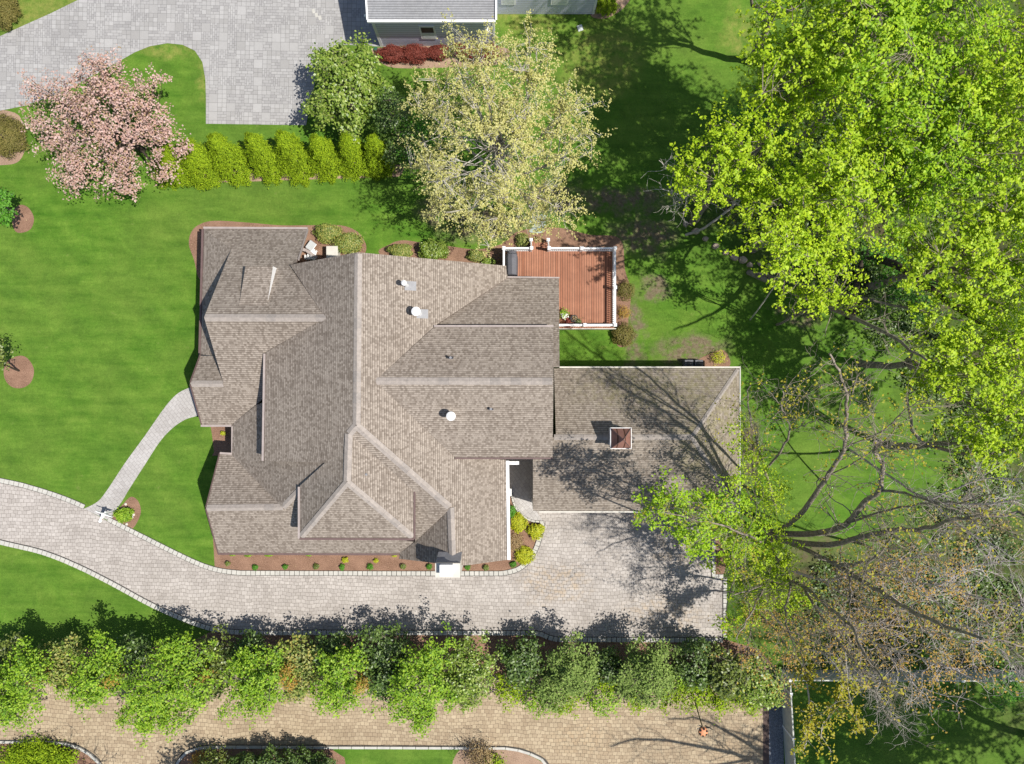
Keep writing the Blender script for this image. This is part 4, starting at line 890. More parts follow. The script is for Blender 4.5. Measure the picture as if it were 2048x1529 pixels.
# shrubs on the lawn and neighbour's side
shrub('boxwood', 'large round bronze-green clipped bush at the left edge below the driveway', 8, 275, 1.4, 1.3, 'boxwood', .045, 9000, seed=31)
shrub('boxwood', 'round bronze-green clipped bush in the top left corner', 2, 22, 1.2, 1.2, 'boxwood', .045, 8000, seed=32)
shrub('boxwood', 'round green clipped bush beside the corner of the blue-grey house', 1214, 8, .75, 1.1, 'arbor', .04, 5000, seed=33)
for i, (px, r_) in enumerate(((785, .85), (828, .85), (880, .8), (930, .75), (975, .7))):
    shrub('barberry', 'clump %s from the left of the dark red hedge below the neighbour\'s wall' % ('first', 'second', 'third', 'fourth', 'fifth')[i], px, 108 - (i > 1) * 4, r_ + .15, .95, 'red', .045, 5200, 'crimson hedge clumps under the window', seed=34 + i, squash=.55)
tree('young_maple', 'bright green young tree at the left edge over an oval mulch bed', 'tree', (40, 428), [blob(-4, 408, 3.2, 32, 1.0), blob(10, 425, 2.7, 20, .6), blob(-30, 400, 3.2, 30, 1)], 'grassy', 'bark', size=.09, dens=1.9, clump=.14, per=15, spray=.2, seed=41, tr=.06)
tree('ornamental_tree', 'thin dark-stemmed olive green tree at the left edge over the round mulch bed', 'tree', (38, 742), [blob(-6, 700, 2.9, 24, .8), blob(-28, 715, 3.0, 30, .9), blob(5, 728, 2.2, 10, .4)], 'holly', 'darkbark', size=.07, dens=1.5, clump=.14, per=12, spray=.2, seed=42, tr=.06)
# shrubs round the house
GS = 'shrubs along the north side of the house'
shrub('azalea', 'yellow-green shrub next to the lawn chair at the corner of the roof', 655, 466, .95, 1.0, 'shrub', .05, 3800, GS, seed=51, squash=.62)
shrub('azalea', 'leafy green shrub behind the cream generator cabinet', 697, 487, .9, 1.0, 'shrub', .05, 3600, GS, seed=52, squash=.8)
shrub('azalea', 'bronze-green shrub against the north roof edge, left of the round dark one', 803, 503, .85, .9, 'shrub', .05, 3200, GS, seed=53, squash=.55)
shrub('rhododendron', 'round dark green shrub in the middle of the north mulch bed', 865, 503, .95, 1.3, 'magnolia', .055, 3800, GS, seed=54, squash=.8)
shrub('azalea', 'sparse bronze shrub beside the shadow of the deck railing', 952, 512, .6, .7, 'shrub', .045, 1500, GS, seed=55, squash=.7)
shrub('azalea', 'small green shrub tucked between roof edge and deck', 978, 524, .45, .6, 'magnolia', .045, 1000, GS, seed=56, squash=.6)
shrub('azalea', 'straggly shrub at the left of the deck stairs', 1045, 480, .45, .7, 'shrub', .045, 900, GS, seed=57)
shrub('azalea', 'straggly shrub in the gap at the foot of the deck stairs', 1078, 484, .35, .5, 'straw', .045, 700, GS, seed=58)
GE = 'rusty shrubs east of the deck'
shrub('spirea', 'rusty brown shrub beside the middle post of the deck railing', 1252, 580, .62, .7, 'boxwood', .04, 1400, GE, seed=61, loose=.3)
shrub('spirea', 'dark rounded shrub at the outer corner of the deck', 1246, 672, .75, .8, 'boxwood', .045, 2600, GE, seed=62)
shrub('spirea', 'thin orange shrub between the two dark ones east of the deck', 1249, 625, .45, .5, 'orangeleaf', .035, 500, GE, seed=63, loose=.3)
shrub('forsythia', 'small yellow flowering shrub at the north-east corner of the garage', 1437, 716, .55, .7, 'yellow', .04, 420, seed=64, loose=.3)
# mailbox bed
shrub('hosta', 'leafy light green perennial clump beside the white mailbox', 247, 1030, .62, .6, 'maple', .06, 1300, seed=65, squash=.75)
# little plants of the front bed
GB = 'small round box plants along the front bed'
fx = [(455, 1128, .16), (510, 1135, .2), (570, 1134, .18), (632, 1134, .2), (684, 1135, .21), (740, 1134, .22), (806, 1134, .2), (858, 1134, .2), (935, 1135, .2), (972, 1136, .2), (1027, 1129, .23)]
fl = ['small green box plant at the west end of the front bed', 'second small green box plant from the west end of the front bed', 'third small green box plant from the west end of the front bed', 'fourth small green box plant from the west end of the front bed',
      'small green box plant just below the larger yellow tuft of the front bed', 'small green box plant just below the smaller yellow tuft of the front bed', 'small green box plant in a dark wet ring, left of the chimney', 'small box plant touching the left side of the chimney', 'small olive box plant close to the right side of the chimney', 'small green box plant in a dark wet patch right of the chimney', 'small green box plant at the rounded corner, beside the yellow-green shrub']
for i, (px, py, r_) in enumerate(fx): shrub('box_plant', fl[i], px, py, r_, .3, 'grassy' if i % 3 else 'holly', .03, 420, GB, 'plant', seed=70 + i)
shrub('sedge_tuft', 'larger bright yellow tuft in the front bed', 690, 1121, .2, .3, 'yellow', .035, 420, None, 'plant', seed=84)
shrub('sedge_tuft', 'smaller bright yellow tuft in the front bed', 752, 1122, .15, .25, 'yellow', .03, 300, None, 'plant', seed=85)
shrub('sedge_tuft', 'yellow-green tuft half under the roof edge left of the chimney', 789, 1111, .2, .3, 'yellow', .03, 260, None, 'plant', seed=86, squash=.6)
for i, (px, r_) in enumerate(((497, .3), (537, .32), (617, .22), (465, .2))):
    shrub('ground_fern', 'low green ferny plant under the south eave, %s from the left' % ('second', 'third', 'fourth', 'first')[i], px, 1110, r_, .15, 'maple', .035, 260, 'ferny plants under the south eave', 'plant', seed=87 + i, squash=.45)
shrub('sedge_tuft', 'tiny bright plant in the small mulched recess of the west wall', 446, 867, .16, .35, 'yellow', .035, 160, None, 'plant', seed=92)
GC = 'yellow-green shrubs of the curved entry bed'
shrub('euonymus', 'green shrub by the white gutter, topmost in the curved entry bed', 1021, 1023, .42, .6, 'grassy', .05, 900, GC, seed=93)
shrub('euonymus', 'yellow-green shrub in the upper middle of the curved entry bed', 1037, 1046, .62, .65, 'yellow', .05, 2000, GC, seed=94)
shrub('euonymus', 'yellow-green shrub touching the kerb on the right of the entry bed', 1071, 1062, .55, .6, 'yellow', .05, 1700, GC, seed=95)
shrub('euonymus', 'yellow-green shrub at the lower kerb of the curved entry bed', 1050, 1112, .6, .6, 'yellow', .05, 1900, GC, seed=96)
shrub('fountain_grass', 'dry straw-coloured clump in the middle of the entry bed', 1030, 1085, .6, .4, 'straw', .035, 1300, None, 'grass', seed=97, loose=.4)
# pots
t, c, r_ = pot(1127, 632, 'white-flowered potted plant in the deck corner by the roof edge', 'pale'); rng = np.random.default_rng(1); leaves('flower', A3(c) + rng.normal(0, .1, (160, 3)), .06, np.tile([0, 0, 1.], (160, 1)), MAT['white'], t, rng); leaves('foliage', A3(c) + rng.normal(0, .14, (160, 3)) + [0, .12, 0], .06, np.tile([0, 0, 1.], (160, 1)), MAT['maple'], t, rng)
t, c, r_ = pot(1136, 647, 'crimson-leaved potted plant between the white flowers and the dark pot', 'red'); leaves('foliage', A3(c) + rng.normal(0, .13, (200, 3)), .05, np.tile([0, 0, 1.], (200, 1)), MAT['red'], t, rng)
t, c, r_ = pot(1148, 638, 'large dark brown pot with dead stems against the south railing', 'straw', r=.24); leaves('foliage', A3(c) + rng.normal(0, .1, (60, 3)), .04, np.tile([0, 0, 1.], (60, 1)), MAT['straw'], t, rng)
t, c, r_ = pot(1157, 644, 'black pot of thin green grass nearest the white railing post', 'maple'); leaves('foliage', A3(c) + rng.normal(0, .11, (120, 3)), .05, np.tile([0, 0, 1.], (120, 1)), MAT['holly'], t, rng, .25)

# ------------------------------------------------------------------ bottom hedge row, evergreen and maples
GH = 'trees of the long row between driveway and shared road'
def hm(i, bx, blobs, leaf, label, cat='tree', **k):
    blobs = [(np.array([c[0] * (H - c[2] * .72) / (H - c[2]), c[1] * (H - c[2] * .72) / (H - c[2]), c[2] * .72]), r * .97, rz * .85) for c, r, rz in blobs]
    a = dict(size=.09, dens=1.9, clump=.19, per=13, spray=.3, tr=.1, outer=.4, lump=.3); a.update(k)
    tree('hedge_tree' if leaf in ('maple',) else 'evergreen_shrub', label, cat, (bx[0], bx[1]), blobs, leaf, 'bark', seed=100 + i, group=GH, **a)
BH = dict(size=.095, dens=3.0, clump=.18, per=18, spray=.18, outer=.45)
# dark evergreens behind
hm(0, (30, 1300), [blob(15, 1318, 2.6, 42, 1.2)], 'holly', 'dark olive evergreen at the far left end of the row', **BH)
hm(1, (130, 1305), [blob(130, 1320, 2.8, 48, 1.3)], 'shrub', 'olive shrub with yellow tips between the first two bright green trees of the row', **BH)
hm(2, (270, 1300), [blob(275, 1320, 3, 46, 1.4), blob(245, 1345, 2.6, 26, .9)], 'dark', 'dark evergreen left of the largest bright green tree of the row', **BH)
hm(3, (425, 1300), [blob(428, 1325, 3, 50, 1.4), blob(425, 1365, 2.4, 34, 1.0)], 'holly', 'olive evergreen between the third and fourth bright green trees, orange leaves in front', **BH)
hm(4, (500, 1290), [blob(500, 1305, 2.6, 42, 1.2)], 'dark', 'dark evergreen behind the fourth bright green tree', **BH)
hm(5, (600, 1298), [blob(600, 1325, 3, 48, 1.4), blob(600, 1365, 2.4, 36, 1.0)], 'shrub', 'olive evergreen with orange leaves right of the fourth bright green tree', **BH)
hm(6, (660, 1290), [blob(660, 1305, 2.8, 46, 1.2)], 'dark', 'dark evergreen behind the fifth bright green tree', **BH)
hm(7, (775, 1295), [blob(770, 1318, 3, 56, 1.5), blob(760, 1355, 2.4, 36, 1.0)], 'dark', 'broad blackish evergreen between the last two bright green maples', **BH)
hm(8, (925, 1295), [blob(935, 1335, 4.2, 58, 1.9), blob(935, 1375, 2.8, 44, 1.2)], 'magnolia', 'tall rounded mid green evergreen right of the last bright green maple', size=.085, dens=2.8, clump=.15, per=16, spray=.15)
hm(9, (1050, 1295), [blob(1045, 1320, 2.6, 44, 1.3)], 'dark', 'dark evergreen between the rounded mid green one and the first grey-green one', **BH)
hm(10, (1125, 1295), [blob(1140, 1330, 4.4, 48, 2.0), blob(1160, 1345, 4.0, 38, 1.6), blob(1110, 1370, 3.2, 44, 1.3)], 'sage', 'first grey-green feathery evergreen, left one of two', size=.08, dens=3.2, clump=.18, per=18, spray=.1)
hm(11, (1270, 1295), [blob(1290, 1335, 4.6, 52, 2.2), blob(1300, 1365, 3.8, 42, 1.5), blob(1250, 1360, 2.6, 30, 1.1)], 'sage', 'second grey-green feathery evergreen, right one of two', size=.08, dens=3.2, clump=.18, per=18, spray=.1)
hm(12, (1215, 1300), [blob(1215, 1325, 2.6, 32, 1.2)], 'dark', 'dark evergreen squeezed between the two grey-green ones', **BH)
hm(13, (1385, 1300), [blob(1390, 1325, 2.8, 42, 1.3)], 'dark', 'dark evergreen right of the second grey-green one', **BH)
hm(14, (1450, 1305), [blob(1450, 1345, 3.2, 46, 1.5)], 'holly', 'olive evergreen next to last at the right end of the row', **BH)
hm(15, (1500, 1310), [blob(1515, 1365, 3.2, 44, 1.5), blob(1535, 1385, 2.4, 26, .9)], 'magnolia', 'last green evergreen at the right end of the row by the gravel strip', **BH)
# low fresh shrubs on the road side
FR = dict(size=.075, dens=2.3, clump=.16, per=14, spray=.2, outer=.45)
for i, (px, py, r_) in enumerate(((1020, 1375, 34), (1075, 1395, 36), (1035, 1320, 20), (1130, 1400, 30), (1205, 1395, 36), (1215, 1355, 26), (1270, 1400, 26), (1345, 1350, 24), (1345, 1385, 34), (1400, 1385, 36), (1405, 1340, 26), (1445, 1395, 34), (1500, 1395, 32))):
    w_ = ('leftmost of all', 'second from the left', 'upper one behind the leftmost', 'below the first grey-green evergreen', 'between the two grey-green evergreens', 'upper one between the two grey-green evergreens', 'below the second grey-green evergreen', 'upper one right of the second grey-green evergreen', 'right of the second grey-green evergreen', 'third from the right end', 'upper one near the right end', 'second from the right end', 'at the right end')[i]
    hm(20 + i, (px - (px - 1024) * .05, py - 36), [blob(px, py, 2.0, r_, .95)], ('arbor', 'maple', 'arbor')[i % 3] if i % 3 != 1 else 'maple', 'fresh yellow-green laurel facing the shared road, %s' % w_, cat='shrub', **FR)
# bright green maples
ML = dict(size=.082, dens=2.0, clump=.15, per=19, spray=.38, outer=.35, lump=.6)
hm(40, (50, 1335), [blob(20, 1370, 5, 55, 1.6), blob(60, 1345, 5.5, 40, 1.3), blob(10, 1415, 4, 42, 1.2), blob(48, 1290, 5, 14, .5), blob(70, 1315, 5, 26, .8), blob(45, 1405, 4, 34, 1.)], 'maple', 'first bright green maple of the row at the left edge', **ML)
hm(41, (200, 1330), [blob(190, 1345, 5, 42, 1.4), blob(225, 1305, 5.2, 28, .9), blob(180, 1380, 4.2, 34, 1.2), blob(205, 1275, 5.2, 12, .5), blob(225, 1365, 4.6, 26, .9), blob(150, 1375, 3.6, 22, .7)], 'maple', 'second bright green maple of the row', **ML)
hm(42, (345, 1335), [blob(350, 1360, 5.5, 66, 1.9), blob(350, 1300, 5.5, 30, 1.0), blob(290, 1400, 4.6, 42, 1.3), blob(330, 1430, 4, 40, 1.2), blob(290, 1450, 3.5, 24, .8), blob(385, 1400, 4.5, 30, 1.0), blob(375, 1320, 5, 26, .8), blob(255, 1425, 3.8, 20, .6)], 'maple', 'largest bright green maple, third of the row, reaching over the shared road', **ML)
hm(43, (515, 1330), [blob(520, 1355, 5, 52, 1.6), blob(495, 1310, 5, 24, .8), blob(490, 1380, 4.2, 36, 1.2), blob(525, 1395, 4, 34, 1.0), blob(545, 1340, 5, 30, .9)], 'maple', 'fourth bright green maple of the row', **ML)
hm(44, (680, 1330), [blob(675, 1350, 5, 46, 1.5), blob(700, 1320, 5, 28, .9), blob(660, 1385, 4, 34, 1.1), blob(705, 1375, 4.2, 34, 1.1)], 'maple', 'fifth bright green maple of the row', **ML)
hm(45, (845, 1330), [blob(850, 1360, 5.4, 58, 1.8), blob(870, 1310, 5.4, 34, 1.1), blob(815, 1395, 4.4, 42, 1.2), blob(850, 1425, 4, 32, 1.0), blob(900, 1385, 4.4, 30, 1.0), blob(815, 1345, 4.8, 28, .9)], 'maple', 'sixth and last bright green maple of the row', **ML)
for i, (px, py) in enumerate(((95, 1340), (247, 1342), (425, 1335), (590, 1352), (585, 1328), (730, 1355))):
    shrub('photinia', 'small orange-leaved shrub %s in the long row' % ('at the far left', 'left of the largest maple', 'right of the largest maple', 'right of the fourth maple, lower one', 'right of the fourth maple, upper one', 'right of the fifth maple')[i], px, py, .5, 4.6, 'orangeleaf', .06, 420, GH, seed=150 + i, loose=.3)
# foreground shrubs at the lower edge
GF = 'plants along the lower edge of the picture'
shrub('juniper', 'feathery yellow-green shrub in the lower left corner bed', 70, 1522, 2.4, 1.2, 'arbor', .07, 9000, GF, seed=160, squash=.5, loose=.35)
shrub('juniper', 'dark shrub at the start of the lower lawn strip with orange leaves beside it', 425, 1545, 1.2, 2.8, 'holly', .07, 3500, GF, seed=161, loose=.3)
shrub('photinia', 'orange-tipped small shrub in the lower bed beside the dark one', 398, 1520, .5, 1.0, 'orangeleaf', .06, 500, GF, seed=162, loose=.4)
for i, (px, r_) in enumerate(((488, 1.0), (545, 1.25), (605, 1.3), (640, .9))):
    shrub('yew', 'dark round yew at the bottom edge, %s of four' % ('leftmost', 'second', 'third', 'rightmost')[i], px, 1540, r_, 3.0, 'dark', .07, 4200, GF, seed=163 + i)
shrub('fountain_grass', 'brown dry twiggy bush at the lower edge by the kerb bend', 960, 1516, .9, 1.3, 'straw', .05, 1600, GF, 'shrub', seed=168, loose=.4)
shrub('fountain_grass', 'yellow-green grass tuft at the bottom edge below the kerb bend', 985, 1530, .7, .8, 'arbor', .07, 900, GF, 'grass', seed=169, loose=.5)
tree('bare_shrub', 'bare brown shrub casting a fine twiggy shadow on the shared road', 'shrub', (975, 1512), [blob(985, 1540, 2.6, 42, 1.1), blob(940, 1535, 2.2, 28, .8)], 'straw', 'darkbark', size=.03, dens=1.4, clump=.1, per=3, seed=170, tr=.04, twr=.011)
tree('bare_shrub', 'leafless tree beyond the lower left corner casting twig shadows on the road', 'shrub', (135, 1545), [blob(90, 1640, 5.5, 75, 1.8), blob(190, 1620, 4.5, 50, 1.2)], 'straw', 'darkbark', size=.03, dens=1.6, clump=.1, per=3, seed=171, tr=.1, twr=.015)
tree('young_maple', 'round leafy tree at the lower edge between the two road islands', 'tree', (405, 1540), [blob(400, 1640, 5.0, 50, 1.6), blob(370, 1620, 4.5, 30, 1.0)], 'holly', 'bark', size=.09, dens=1.3, clump=.18, per=10, seed=172, tr=.08)
# ------------------------------------------------------------------ woodland on the right
GM = 'lime green maples of the wood'
LM = dict(size=.085, dens=.95, clump=.085, per=26, spray=1.0, outer=.3, lump=.55, tr=.22, twr=.02)
def gp_(px, py, z, f=1.0):   # ground pixel below a crown point
    return (1024 + (px - 1024) * (H - z) / H * f, 764.5 + (py - 764.5) * (H - z) / H * f)
def lime(i, blobs, label, leaf='lime', z=13, dx=25, dy=20, **k):
    a = dict(LM); a.update(k); b0 = blobs[0]; g_ = gp_(b0[0], b0[1], b0[2])
    blobs = [(x, y, zz + (1.0 if i in (1, 3) else 0), r, rz) for x, y, zz, r, rz in blobs]
    return tree('maple_tree', label, 'tree', (g_[0] + dx, g_[1] + dy), [blob(*q) for q in blobs], leaf, 'bark', seed=200 + i, group=GM, **a)
lime(0, [(1640, 130, 14, 110, 3.2), (1560, 170, 12.5, 60, 1.8), (1600, 60, 13.5, 80, 2.4), (1530, 140, 12, 34, 1.0), (1580, 230, 12, 50, 1.6)], 'lime green maple at the upper lawn edge, leftmost at the top of the wood')
lime(1, [(1800, 50, 15, 130, 3.2), (1720, -20, 14, 90, 2.4), (1730, 60, 14, 60, 1.8), (1880, 110, 14, 80, 2.4)], 'lime green maple crossing the top edge of the photograph', 'lime2')
lime(2, [(1970, 190, 15, 110, 3.0), (2060, 120, 15, 100, 2.6), (2040, 250, 14, 90, 2.4), (1900, 230, 13.5, 70, 2.0)], 'lime green maple at the right edge in the upper corner of the wood')
lime(3, [(1455, 330, 11, 62, 1.8), (1400, 375, 10, 42, 1.1), (1440, 280, 11, 40, 1.2), (1490, 395, 10.5, 50, 1.4), (1370, 350, 9.5, 22, .7), (1530, 300, 11.5, 46, 1.3)], 'small-lobed lime maple whose branches reach farthest over the lawn, under bare twigs', dens=.85)
lime(4, [(1640, 380, 13, 110, 2.9), (1560, 430, 12, 66, 1.8), (1620, 490, 11.5, 72, 1.8), (1700, 300, 13, 80, 2.4), (1530, 480, 14, 44, 1.1), (1570, 530, 14, 44, 1.1), (1660, 540, 11, 50, 1.3), (1690, 440, 12, 60, 1.7)], 'yellow-lime maple in the middle of the wood above the fieldstones', dens=.8)
lime(5, [(1830, 300, 14, 110, 3.0), (1760, 210, 14, 80, 2.4), (1900, 360, 13, 80, 2.3), (1800, 400, 12, 66, 1.8), (1750, 330, 12, 60, 1.8)], 'dense lime green maple in the centre of the wood', 'lime2', dens=1.0)
lime(6, [(1950, 480, 13, 100, 2.6), (2040, 400, 14, 90, 2.5), (2050, 540, 13, 80, 2.2), (1890, 540, 11.5, 60, 1.6), (1960, 600, 12, 60, 1.7), (1830, 490, 11, 46, 1.3)], 'lime green maple at the right edge above the dark leaning trunk')
lime(7, [(1910, 690, 12, 80, 2.1), (1990, 740, 12.5, 80, 2.1), (2050, 660, 13, 70, 2.0), (1860, 640, 11, 44, 1.2), (1870, 740, 11, 50, 1.4), (1960, 810, 12, 66, 1.7), (2040, 840, 12.5, 60, 1.6)], 'yellow-lime maple at the right edge below the dark leaning trunk', dens=.75)
lime(8, [(1960, 900, 11, 46, 1.2), (2030, 900, 12, 50, 1.3), (1910, 870, 10.5, 34, .9), (1830, 760, 10, 24, .7)], 'lowest lime maple of the wood, hanging over the dark lawn', dens=.7)
lime(9, [(1640, 600, 9, 34, .9), (1690, 610, 8, 22, .7), (1600, 590, 8.5, 24, .7)], 'small lime sapling at the lower tip of the wood', dens=.75, tr=.08)
lime(10, [(2220, 30, 15, 150, 3.4), (2250, 300, 15, 150, 3.4)], 'lime maple beyond the upper right edge', dens=.6)
lime(11, [(2230, 620, 14, 150, 3.2), (2200, 860, 13, 110, 2.5)], 'lime maple beyond the middle of the right edge', dens=.6)
lime(12, [(2230, 1690, 14, 150, 3.4), (2420, 1720, 14, 150, 3.0), (2330, 1600, 14, 130, 3.0)], 'lime maple beyond the lower right edge shading the fenced lawn', 'lime2', dens=1.2, dx=170, dy=40)
lime(13, [(1600, -110, 14, 120, 3.0), (1480, -130, 13.5, 110, 2.6), (1720, -130, 14, 120, 3)], 'lime maple beyond the top edge shading the upper lawn', dens=.5, dx=60, dy=-10)
lime(14, [(2180, 1850, 14, 170, 3.4), (2370, 1900, 14, 150, 3.0), (2560, 1800, 14, 150, 3)], 'lime maple beyond the lower right corner', 'lime2', dens=1.2, dx=0, dy=60)
# saplings on the wood floor
for i, (px, py, r_) in enumerate(((1800, 560, 44), (1850, 590, 50), (1790, 520, 30), (1560, 250, 40), (1740, 510, 30), (1490, 250, 36), (1860, 1340, 40), (2010, 1370, 44), (1350, 540, 12))):
    if i == 8: continue
    tree('sapling', 'low fresh green sapling on the wood floor, %s' % ('left of the dark leaning trunk\'s end', 'under the dark leaning trunk', 'above the dark leaning trunk', 'in the shade at the top lawn edge', 'beside the upper end of the dark trunk', 'near the shady top lawn', 'just beyond the cream fence', 'beyond the fence near the right edge')[i], 'sapling', gp_(px, py, 1.5), [blob(px, py, 2.5, r_, .8)], 'grassy', 'bark', size=.10, dens=.9, clump=.2, per=10, seed=240 + i, tr=.03, group='saplings of the wood floor')
# dark leaning trunk
def limb_tree(name, label, cat, base, limbs, bark, leaf=None, seed=1, size=.06, twigs=9, tl=2.2, depth=3, per=6, leafp=.6, group=None, leafr=.12, r0=.22, tfr=.35):
    """trunk and limbs traced in 3-D, with recursive side shoots. limbs: list of [(px,py,z)...], radius at start"""
    rng = np.random.default_rng(seed); bs = A3(P(base[0], base[1], 0)); t = empty(name, bs, label, cat, group)
    T = Tubes(8); B = T if twigs <= 5 else Tubes(5); lp = []
    def grow(p, d, L, r, dep):
        n = 5; q = [p]; dd = d
        for k in range(n):
            dd = dd + rng.normal(0, .22, 3) + np.array([0, 0, .05]); dd /= np.linalg.norm(dd); q.append(q[-1] + dd * L / n)
        q = np.array(q); q[:, 2] = np.maximum(q[:, 2], .3); B.add(q, np.linspace(r, r * .45, n + 1))
        if leaf and dep <= 1 and rng.random() < leafp:
            m = per; lp.append(q[rng.integers(1, n + 1, m)] + rng.normal(0, leafr, (m, 3)))
        if dep > 0:
            for k in range(3 if dep > 1 else 2):
                s = q[rng.integers(1, n + 1)]; nd_ = dd + rng.normal(0, .75, 3); nd_ /= np.linalg.norm(nd_); grow(s, nd_, L * rng.uniform(.45, .75), r * .55, dep - 1)
    for pts, ra in limbs:
        w3 = np.array([A3(P(*q)) for q in pts]); m = len(w3)
        tt = np.linspace(0, m - 1, (m - 1) * 5 + 1); out = []
        for x in tt:
            i = min(int(x), m - 2); f = x - i; a, b, c, d = w3[max(i - 1, 0)], w3[i], w3[i + 1], w3[min(i + 2, m - 1)]
            out.append(.5 * (2 * b + (c - a) * f + (2 * a - 5 * b + 4 * c - d) * f * f + (3 * b - a - 3 * c + d) * f ** 3))
        out = np.array(out) + rng.normal(0, .035, (len(out), 3)) * np.linspace(0, 1, len(out))[:, None] * 1.5
        (T if ra > .12 else B).add(out, np.linspace(ra, max(.02, ra * .25), len(out)))
        L = np.linalg.norm(np.diff(out, axis=0), axis=1).sum(); nt_ = int(twigs * L / 6)
        for k in range(nt_):
            u = rng.uniform(tfr, 1); i = int(u * (len(out) - 1)); i = min(i, len(out) - 2); ax = out[i + 1] - out[i]; ax /= np.linalg.norm(ax) + 1e-9
            d = ax * .6 + rng.normal(0, .6, 3) + np.array([0, 0, .25]); d /= np.linalg.norm(d); grow(out[i], d, tl * rng.uniform(.5, 1.1), max(.016, ra * .22 * (1.2 - u)), depth - 1)
    T.build('trunk', MAT[bark], t)
    if B is not T: B.build('branch', MAT[bark], t)
    if lp:
        p = np.concatenate(lp); leaves('foliage', p, size, np.tile([0, 0, 1.], (len(p), 1)), MAT[leaf], t, rng)
    return t
limb_tree('leaning_trunk', 'thick dark bare trunk leaning across the gap in the wood', 'tree trunk', (1700, 640), [([(1730, 508, 1), (1790, 530, 4), (1840, 560, 6), (1890, 600, 8), (1950, 640, 10), (2010, 680, 12)], .3), ([(1700, 640, 0), (1715, 560, .6), (1730, 508, 1)], .34)], 'darkbark', None, 301, twigs=4, tl=2.4, depth=2)
limb_tree('bare_tree', 'small leafless tree with silvery twigs at the lawn side of the wood', 'tree', (1372, 470), [([(1372, 470, 0), (1410, 455, 2), (1470, 405, 6), (1420, 385, 8.5), (1375, 390, 9.5), (1320, 375, 10)], .1), ([(1470, 405, 6), (1400, 392, 8), (1360, 400, 9), (1330, 420, 9.5)], .05), ([(1375, 390, 9.5), (1350, 350, 10), (1320, 320, 10.5)], .04), ([(1375, 390, 9.5), (1370, 430, 10)], .035), ([(1470, 405, 6), (1500, 420, 7.5), (1540, 415, 9)], .06)], 'palebark', None, 302, twigs=16, tl=1.5, depth=2)
limb_tree('bare_tree', 'pale forked dead branch rising out of the yellow-lime maple', 'tree', (1500, 640), [([(1500, 640, 0), (1530, 600, 5), (1565, 540, 10.5), (1575, 480, 12.5), (1570, 450, 13)], .05), ([(1575, 480, 12.5), (1590, 500, 13.2), (1600, 492, 13.5)], .03)], 'palebark', None, 303, twigs=6, tl=.8, depth=2)
# the big spreading tree beside the driveway
L = [([(1530, 1062, 0), (1575, 1068, 1.4), (1640, 1066, 5), (1690, 1050, 7.5), (1725, 1010, 9.5), (1758, 982, 11), (1765, 940, 12), (1752, 905, 13), (1750, 880, 13.5)], .27),
     ([(1758, 982, 11), (1800, 985, 12), (1850, 1000, 13.5), (1920, 1030, 15)], .1),
     ([(1535, 1078, .4), (1590, 1085, 3), (1660, 1090, 6), (1720, 1075, 8), (1790, 1060, 10), (1850, 1058, 12), (1930, 1035, 14.5), (2048, 1028, 17)], .25),
     ([(1640, 1066, 5), (1700, 1045, 8), (1800, 1015, 11), (1900, 1005, 13.5), (2000, 990, 16)], .1),
     ([(1535, 1070, .3), (1600, 1095, 3.5), (1665, 1125, 7), (1710, 1130, 8.5), (1750, 1115, 10), (1782, 1072, 12)], .2),
     ([(1665, 1125, 7), (1720, 1160, 8.5), (1770, 1190, 10), (1850, 1235, 12.5), (1960, 1275, 15), (2048, 1290, 17)], .17),
     ([(1695, 1128, 8), (1700, 1170, 9), (1702, 1200, 9.5), (1690, 1250, 10.5)], .08),
     ([(1545, 1130, .5), (1560, 1150, 3), (1605, 1172, 6), (1650, 1210, 8.5), (1700, 1250, 10.5), (1730, 1310, 12), (1770, 1370, 13.5)], .17),
     ([(1605, 1172, 6), (1640, 1230, 8), (1690, 1300, 10.5), (1730, 1350, 12), (1760, 1400, 13)], .1),
     ([(1560, 1060, .5), (1600, 1030, 5), (1640, 975, 7.5), (1670, 930, 9), (1690, 895, 10), (1692, 830, 11), (1690, 770, 12.5), (1660, 710, 13.5)], .2),
     ([(1692, 830, 11), (1720, 740, 13)], .04),
     ([(1550, 1010, .5), (1530, 940, 4), (1515, 890, 6), (1500, 830, 8), (1497, 770, 10)], .13),
     ([(1530, 940, 4), (1560, 905, 7), (1580, 860, 9), (1565, 820, 11), (1565, 780, 12)], .1),
     ([(1580, 860, 9), (1610, 850, 10), (1650, 830, 11.5)], .04),
     ([(1690, 895, 10), (1760, 865, 11), (1800, 830, 12), (1845, 800, 14)], .05)]
L += [([(1535, 1075, 0), (1545, 1110, 3.3), (1530, 1170, 5.5), (1500, 1230, 7), (1470, 1280, 7.7)], .13), ([(1530, 1170, 5.5), (1500, 1180, 7.5), (1470, 1190, 8.3)], .07), ([(1540, 1100, 2.7), (1580, 1160, 6), (1570, 1230, 8), (1590, 1300, 9.5)], .12),
      ([(1530, 1065, .5), (1530, 1085, 5), (1500, 1075, 8), (1440, 1050, 9), (1370, 1035, 9.5), (1310, 1015, 9.5)], .12)]
L = [([(x, y, min(z * 1.5, 23)) for x, y, z in pts], ra * .84) for pts, ra in L]
limb_tree('sycamore_tree', 'huge spreading grey tree with dark forking limbs beside the driveway end', 'tree', (1530, 1062), L, 'bark', 'gold', 305, size=.065, twigs=8, tl=2.3, depth=3, per=4, leafp=.2, leafr=.15)
